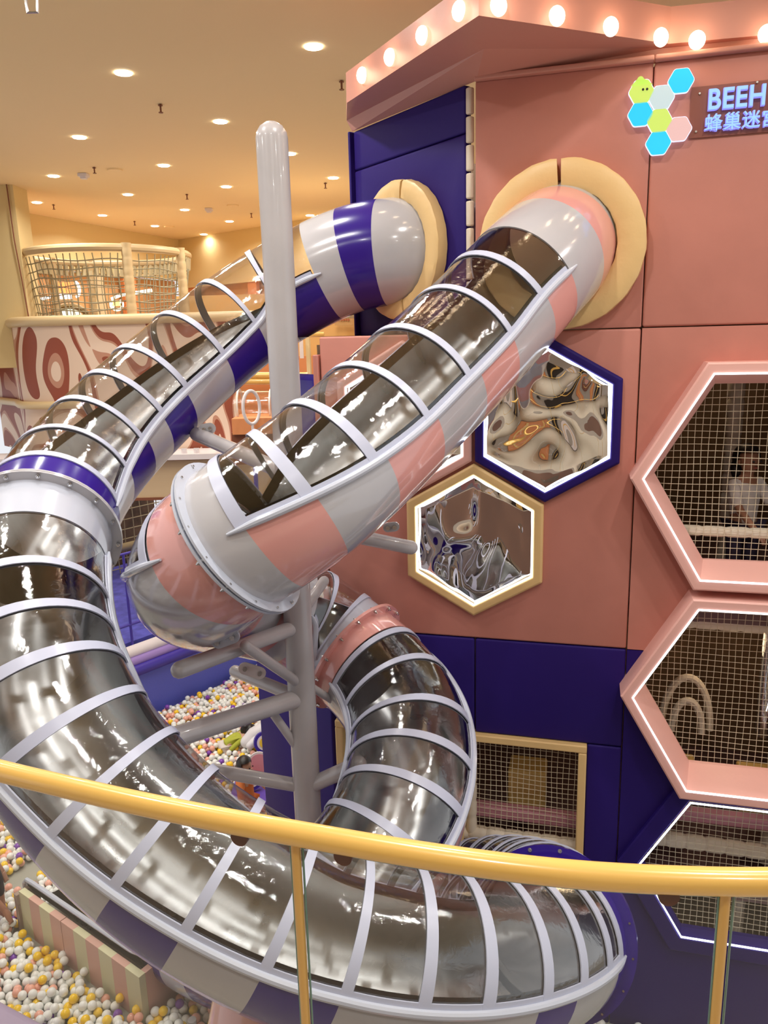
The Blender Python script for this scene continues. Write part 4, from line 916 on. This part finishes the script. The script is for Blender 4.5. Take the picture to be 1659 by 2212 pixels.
# ================================================================== FAR SIDE OF THE HALL
YS = 15.0
def swirl_mat():
    m = bpy.data.materials.new('swirl_mural'); m.use_nodes = True; nt = m.node_tree; b = nt.nodes['Principled BSDF']; b.inputs['Roughness'].default_value = .5
    tc = nt.nodes.new('ShaderNodeTexCoord'); mp = nt.nodes.new('ShaderNodeMapping'); mp.inputs['Scale'].default_value = (1.0, 1.0, .5); mp.inputs['Rotation'].default_value = (0, .45, 0)
    n = nt.nodes.new('ShaderNodeTexNoise'); n.inputs['Scale'].default_value = .62; n.inputs['Detail'].default_value = .3; n.inputs['Distortion'].default_value = 1.7
    r = nt.nodes.new('ShaderNodeValToRGB'); r.color_ramp.interpolation = 'CONSTANT'; els = r.color_ramp.elements
    cols = [(0, (.28, .065, .03)), (.33, (.76, .58, .44)), (.43, (.30, .07, .035)), (.485, (.52, .26, .17)), (.505, (.80, .62, .48)), (.60, (.52, .26, .17)), (.615, (.28, .065, .03)), (.68, (.76, .58, .44))]
    els[0].position = 0; els[0].color = (*cols[0][1], 1); els[1].position = cols[1][0]; els[1].color = (*cols[1][1], 1)
    for p, c in cols[2:]: e = els.new(p); e.color = (*c, 1)
    nt.links.new(tc.outputs['Object'], mp.inputs[0]); nt.links.new(mp.outputs[0], n.inputs['Vector']); nt.links.new(n.outputs['Fac'], r.inputs[0]); nt.links.new(r.outputs[0], b.inputs['Base Color']); return m
SWM = swirl_mat()
bal = empty('balcony_wall', (-5, 15, 4.5), 'curved balcony wall with brown and cream swirl mural and padded cream handrail', 'balcony')
xl = PY(10, 700, YS)[0]; xr = PY(512, 900, YS)[0]
plan = [(xl-1.2, YS+1.8), (xl-.35, YS+.9), (xl+.05, YS+.25), (xl+.5, YS-.05), (xl+1.2, YS-.1), (xl+2.4, YS), (xr-.4, YS), (xr, YS)]
def spl(plan, n=8):
    P_ = []; p = [np.array(q) for q in plan]; p = [2*p[0]-p[1]]+p+[2*p[-1]-p[-2]]
    for i in range(1, len(p)-2):
        for k in range(n):
            t = k/n; a, b, c, d = p[i-1:i+3]; P_.append(.5*((2*b)+(c-a)*t+(2*a-5*b+4*c-d)*t*t+(3*b-a-3*c+d)*t**3))
    P_.append(p[-2]); return P_
pp = spl(plan); mb = MB(); n = len(pp); z0, z1 = 4.5, 7.02
mb.add([(p[0], p[1], z) for z in (z0, z1) for p in pp]+[(p[0], p[1]+.15, z) for z in (z0, z1) for p in pp], [(i, i+1, n+i+1, n+i) for i in range(n-1)]+[(2*n+i, 3*n+i, 3*n+i+1, 2*n+i+1) for i in range(n-1)]+[(n+i, n+i+1, 3*n+i+1, 3*n+i) for i in range(n-1)]+[(n-1, 2*n-1, 4*n-1, 3*n-1)])
mb.build('mural_panel', SWM, bal)
CREAMR = mat('cream_rail', (.66, .50, .27), .4)
mb = MB(); ext = pp+[np.array((xr+1.5, YS)), np.array((xr+3.2, YS+.3))]; mb.tube([(p[0], p[1]-.02, 7.06) for p in ext], .095, 12); mb.build('handrail', CREAMR, bal)
mb = MB(); mb.tube([(p[0], p[1]-.12, 5.5) for p in pp[:int(n*.62)]], .075, 12); mb.build('lower_rail', CREAMR, bal)
fl = empty('floor_bridge', (-5, 14.4, 3.7), 'beige floor bridge with white top edge under the mural balcony', 'bridge')
mb = MB(); mb.box((-5, 14.6, 4.08), (8.2, .5, .78)); mb.build('fascia_panel', BEIGE, fl, smooth=False)
mb = MB(); mb.box((-5, 14.55, 4.53), (8.2, .8, .10)); mb.build('top_slab', OFFW, fl, smooth=False)
mb = MB(); mb.box((-5, 14.34, 3.72), (8.2, .04, .05)); mb.box((-5, 14.34, 4.46), (8.2, .04, .03)); mb.build('trim', BROWN, fl, smooth=False)
for px in (397, 424):
    c = PY(px, 984, 14.2); mb = MB(); mb.box((c[0], 14.25, 4.62), (.10, .02, .12)); mb.disc((c[0], 14.235, 4.63), (0, 1, 0), .02, .02, 12); mb.build('bracket_plate', OFFW, fl, smooth=False)
# netted pen
pen_c = PY(232, 600, 16.9); cx, cyy = pen_c[0], 16.9; R_ = 1.66; cx += .03; zt = 8.40
pen = empty('netted_pen', (cx, cyy, 6.8), 'round netted pen with padded cream posts above the mural balcony', 'net pen')
mb = MB(); mb.tube([(cx+R_*math.cos(a), cyy+R_*math.sin(a), zt) for a in np.linspace(0, 2*math.pi, 64, endpoint=False)], .075, 10, closed=True); mb.build('top_ring', CREAMR, pen)
mb = MB()
for k in range(40):
    a = math.radians(-4)+math.radians(188)*k/39; mb.tube([(cx+R_*1.0*math.cos(a), cyy+R_*math.sin(a), zt-.02), (cx+R_*.985*math.cos(a+.02), cyy+R_*.985*math.sin(a+.02), zt-.28)], .055, 6, mi=0)
pleat = mb.build('pleated_band', mat('cream_pleats', (.55, .47, .28), .7), pen)
mb = MB()
for k in range(72):
    a = 2*math.pi*k/72; mb.tube([(cx+R_*(1-.10*t*(2-t)+.02*math.sin(k))*math.cos(a+.01*math.sin(t*9+k)), cyy+R_*(1-.10*t*(2-t))*math.sin(a), zt-.1-1.45*t) for t in np.linspace(0, 1, 8)], .011, 4, cap=False)
for j in range(9):
    z = zt-.22-j*.155; t = (zt-.1-z)/1.45; rr = R_*(1-.10*t*(2-t)); mb.tube([(cx+rr*math.cos(a), cyy+rr*math.sin(a), z+.02*math.sin(a*9+j)) for a in np.linspace(0, 2*math.pi, 72, endpoint=False)], .011, 4, closed=True)
mb.build('rope_net', NETD, pen)
for a in (-59, -176, -14, 122, 152, 40):
    aa = math.radians(a); xx, yy = cx+(R_+.03)*math.cos(aa), cyy+(R_+.03)*math.sin(aa); mb = MB(); nz = 60
    mb.tube([(xx, yy, 6.6+(zt+.08-6.6)*i/nz) for i in range(nz+1)], [.098*(1-.10*math.exp(-(((i/nz*11) % 1-.5)/.1)**2)) for i in range(nz+1)], 12); mb.build('padded_post', CREAMR, pen)
# shopfronts below the yellow bulkheads: orange panels, brown posts, glowing signs
sh0 = bl+(b0-bl)*1.9; 
def shop(a, b, z0, z1, label, seed):
    a = np.array([a[0], a[1], 0]); b = np.array([b[0], b[1], 0]); d = (b-a)/np.linalg.norm(b-a); n_ = np.array([d[1], -d[0], 0]); L = np.linalg.norm(b-a); r = random.Random(seed)
    root = empty('shop_front', tuple((a+b)/2+ZV*z0), label, 'shop front')
    mb = MB(); mb.box(tuple((a+b)/2-n_*.3+ZV*(z0+z1)/2), (L, .1, z1-z0), [d, n_, ZV]); mb.build('back_panel', mat('shop_amber', (.62, .34, .14), .6, var=.35, vscale=.9), root, smooth=False)
    s = 0
    while s < L:
        w = r.uniform(.5, 1.1); mb = MB(); c = a+d*(s+w/2)-n_*.1
        if r.random() < .75: mb.box(tuple(c+ZV*(z0+z1)/2), (w*.55, .12, z1-z0), [d, n_, ZV]); mb.build('pillar', r.choice([ORANGE, ORANGE, BROWN, BEIGE]), root, smooth=False)
        s += w+.45
    mb = MB(); mb.box(tuple((a+b)/2+n_*.05+ZV*(z0+(z1-z0)*.42)), (L, .08, .12), [d, n_, ZV]); mb.build('beam', BEIGE, root, smooth=False)
    return root
shop(sh0, bl, 5.8, ZB, 'orange and brown shop front behind the netted pen', 3)
shop(bl, e if False else bl+(br-bl)*4, 5.8, 8.22, 'orange panelled shop front right of the netted pen', 5)
def glow(name, col, s): return mat(name, col, .5, emit=col, es=s)
# glowing shop signs seen through the pen
c = PY(134, 628, 18.6); mb = MB()
for i in range(3):
    for j in range(3): mb.box((c[0]+(i-1)*.15, c[1], c[2]+(j-1)*.13), (.13, .05, .11), mi=0 if j > 0 else 1)
tag(mb.build('neon_sign', [glow('neon_red', (1, .12, .03), 4.), glow('neon_white', (1, .9, .85), 4.)], smooth=False), 'glowing red and white block sign seen through the netted pen', 'sign')
mb = MB(); c = PY(163, 625, 18.6); mb.tube([c+np.array((.09*math.cos(t), 0, .16*math.sin(t))) for t in np.linspace(-1.6, 1.6, 14)], .035, 8); tag(mb.build('neon_crescent', MATS['neon_white']), 'glowing white crescent sign right of the red block sign', 'sign')
mb = MB(); mb.tube([PY(80, 648, 18.5), PY(128, 637, 18.5)], .03, 8); tag(mb.build('light_bar', MATS['neon_white']), 'white glowing bar below the red block sign', 'light')
mb = MB(); mb.tube([PY(328, 627, 18.7), PY(262, 637, 18.7), PY(242, 645, 18.7), PY(246, 660, 18.7), PY(262, 650, 18.7)], .035, 8); tag(mb.build('neon_swoosh', glow('neon_warm', (1, .85, .6), 4.)), 'white glowing swoosh line seen through the right of the netted pen', 'sign')
mb = MB(); c = PY(252, 657, 18.6); mb.tube([c+np.array((.14*math.cos(t), 0, .13*math.sin(t))) for t in np.linspace(2.8, 6.6, 14)], .03, 8); mb.box(c+np.array((0, 0, .02)), (.16, .05, .12), mi=1); tag(mb.build('neon_cup', [MATS['neon_warm'], glow('neon_amber', (1, .5, .1), 3.)]), 'glowing cup shaped sign below the white swoosh', 'sign')
mb = MB(); c = PY(152, 690, 18.4); mb.tube([c+np.array((.42*math.cos(t), 0, .30*math.sin(t))) for t in np.linspace(0, math.pi, 16)], .07, 8, mi=0); mb.add([c+np.array((.30*math.cos(t), .02, .24*math.sin(t))) for t in np.linspace(0, math.pi, 16)], [tuple(range(16))], mi=1); tag(mb.build('arched_window', [mat('olive_frame', (.28, .20, .07), .6), glow('window_glow', (.8, .85, .7), 1.2)]), 'small arched bright window behind the netted pen', 'window')
# level between the pole and the building: amber wall, columns, rails, counter, clear tunnel
bk = empty('far_room', (-1.5, 19, 4), 'warm amber lit room with orange counter seen between the pole and the building', 'room')
def rel(px0, py0, px1, py1, Y, t, m, name, parent=bk, label=None):
    a = PY(px0, py0, Y); b = PY(px1, py1, Y); mb = MB(); mb.box(((a[0]+b[0])/2, Y+t/2, (a[2]+b[2])/2), (abs(b[0]-a[0]), t, abs(a[2]-b[2]))); o = mb.build(name, m, parent, smooth=False)
    return o
rel(380, 640, 820, 780, 19.5, .1, mat('amber_wall', (.80, .50, .18), .6), 'wall_panel'); rel(440, 775, 830, 1000, 19.2, .1, ORANGE, 'wall_panel')
rel(722, 680, 762, 702, 19.0, .1, mat('board_tan', (.55, .33, .13), .6), 'notice_board'); 
for k in range(5): rel(731+k*5, 688, 734+k*5, 693, 18.95, .03, mat('board_red', (.45, .10, .04), .6), 'board_mark')
rel(658, 700, 672, 830, 16, .3, mat('cream_column', (.78, .62, .34), .5), 'column'); rel(646, 735, 656, 774, 15.9, .05, OFFW, 'notice')
rel(500, 905, 660, 935, 12.6, .8, ORANGE, 'counter'); rel(500, 935, 660, 1000, 12.7, .8, BROWN, 'counter_base'); rel(500, 826, 660, 845, 14, .5, mat('amber_beam', (.60, .22, .07), .5), 'beam')
for py in (811, 824):
    mb = MB(); mb.tube([PY(520, py, 13.6), PY(665, py, 13.6)], .055, 12); mb.build('gold_bar', GOLD, bk)
mb = MB(); mb.tube([PY(670, 722, 14.5), PY(700, 722, 14.5)], .04, 10); mb.build('gold_bar', GOLD, bk)
tn = empty('clear_tunnel', (-2.2, 13.2, 5.2), 'small clear plastic crawl tunnel with bolted rings on the orange counter', 'tunnel')
ta, tb = PY(508, 878, 13.2), PY(640, 878, 13.2); mb = MB(); mb.tube([ta, tb], .27, 28, cap=False); mb.build('tube_wall', glass_mat('tunnel_plastic', (.95, .93, .9), base=.10, edge=.6), tn)
for t in (.08, .6, .98):
    mb = MB(); c = ta*(1-t)+tb*t; mb.ring(c, (1, 0, 0), .265, .30, .03, 40); mb.build('joint_ring', mat('pale_plastic', (.7, .66, .6), .3), tn)
hp = PY(543, 880, 12.3); hr = empty('ring_stand', (hp[0], 12.3, 4.6), 'white ring standing on a purple post before the clear tunnel', 'ring')
mb = MB(); mb.tube([hp+np.array((.115*math.cos(a), .1*math.cos(a), .26*math.sin(a))) for a in np.linspace(0, 2*math.pi, 48, endpoint=False)], .026, 10, closed=True); mb.build('ring', OFFW, hr)
mb = MB(); mb.tube([hp-ZV*.26, hp-ZV*.40], .022, 10); mb.build('neck', OFFW, hr); mb = MB(); mb.tube([hp-ZV*.40, np.array([hp[0], hp[1], ZPIT])], .035, 10); mb.build('post', BLUEDK, hr)
for (x, y, z, w) in [(-1.2, 16.5, 7.6, 60), (-2.2, 14.2, 6.4, 14), (-5.5, 20.0, 7.4, 30), (-8.5, 18.5, 7.4, 25), (-3., 21, 7.0, 12)]:
    l = bpy.data.lights.new('shop_light', 'POINT'); l.energy = w; l.color = (1, .72, .40); l.shadow_soft_size = .3; o = bpy.data.objects.new('shop_light', l); o.location = (x, y, z); link(o)

# ================================================================== VISITOR'S BALUSTRADE
ZR = 5.68
rp = [PZ(x, y, ZR) for x, y in [(-160, 1622), (0, 1665), (150, 1701), (300, 1735), (470, 1769), (640, 1800), (820, 1832), (1000, 1860), (1150, 1879), (1300, 1893), (1480, 1902), (1659, 1905), (1850, 1900)]]
rp = spl([p for p in rp], 6)
hrl = empty('balustrade', (0, 1.2, 4.63), 'gold painted handrail with posts and glass panels in the foreground', 'railing')
mb = MB(); mb.tube(rp, .0235, 24); mb.build('handrail', GOLD, hrl)
def rp_at(px):
    return min(rp, key=lambda p: abs(proj(p)[0]-px))
def lin(px):
    best = None
    for a, b in zip(rp[:-1], rp[1:]):
        xa, xb = proj(a)[0], proj(b)[0]
        if xa <= px <= xb: t = (px-xa)/(xb-xa); return a*(1-t)+b*t
    return rp[-1]
for px in (637, 1569):
    p = lin(px); mb = MB(); mb.tube([p-ZV*.02, p-ZV*1.04], .0095, 14); mb.build('post', GOLDP, hrl)
def panel(pa, pb_, top=.028):
    pts = [lin(x) for x in np.linspace(pa, pb_, 26)]; n = len(pts); mb = MB(); mb.add([p-ZV*top for p in pts]+[p-ZV*1.0 for p in pts], [(i, i+1, n+i+1, n+i) for i in range(n-1)]); o = mb.build('glass_panel', GLASS, hrl)
    e = MB(); e.tube([pts[-1]-ZV*1.0]+[pts[-1]-ZV*top]+[p-ZV*top for p in pts[::-1]]+[pts[0]-ZV*1.0], .0022, 6); e.build('glass_edge', GEDGE, o)
panel(-120, 626); panel(652, 1556); panel(1588, 1840)
for px in (518, 742, 1445):
    p = lin(px); t = lin(px+30)-lin(px-30); t /= np.linalg.norm(t); nn = np.array([t[1], -t[0], 0]); mb = MB(); mb.disc(p-ZV*.028+nn*.002, nn, .018, .012, 24); mb.build('glass_clamp', CLAMP, hrl)
mb = MB(); mb.box((0, -2.1, 4.53), (9, 6.8, .2)); struct(mb.build('floor_gallery', FLOORM, smooth=False))
quad('wall_hall', [(-14, -5.5, 0), (9, -5.5, 0), (9, -5.5, 4.6), (-14, -5.5, 4.6)], mat('hall_wall', (.50, .30, .22), .6), (0, -.15, 0))
quad('wall_gallery', [(-14, -5.5, 4.6), (9, -5.5, 4.6), (9, -5.5, ZC), (-14, -5.5, ZC)], mat('gallery_wall', (.42, .38, .34), .6), (0, -.15, 0))
for k, (x, w, z, h, m) in enumerate([(-6.5, 1.6, 6.0, 2.8, BROWN), (-4.0, 1.2, 6.4, 3.4, ORANGE), (-1.8, 1.5, 6.0, 2.8, DARK), (.8, 1.3, 6.2, 3.0, OFFW), (3.0, 1.6, 6.0, 2.8, DARK), (5.6, 1.4, 6.4, 3.4, BROWN)]):  # invented panels and dark openings, added for the mirror and steel reflections
    mb = MB(); mb.box((x, -5.42, z), (w, .12, h)); mb.box((x, -5.34, z), (w*.12, .06, h*.9), mi=1); tag(mb.build('reflection_panel', [m, GOLD], smooth=False), 'tall panel added behind the visitor for reflections, outside the photo, '+['brown at far left', 'orange left of middle', 'dark left of middle', 'white in the middle', 'dark right of middle', 'brown at far right'][k], 'panel')
bpy.context.view_layer.update()
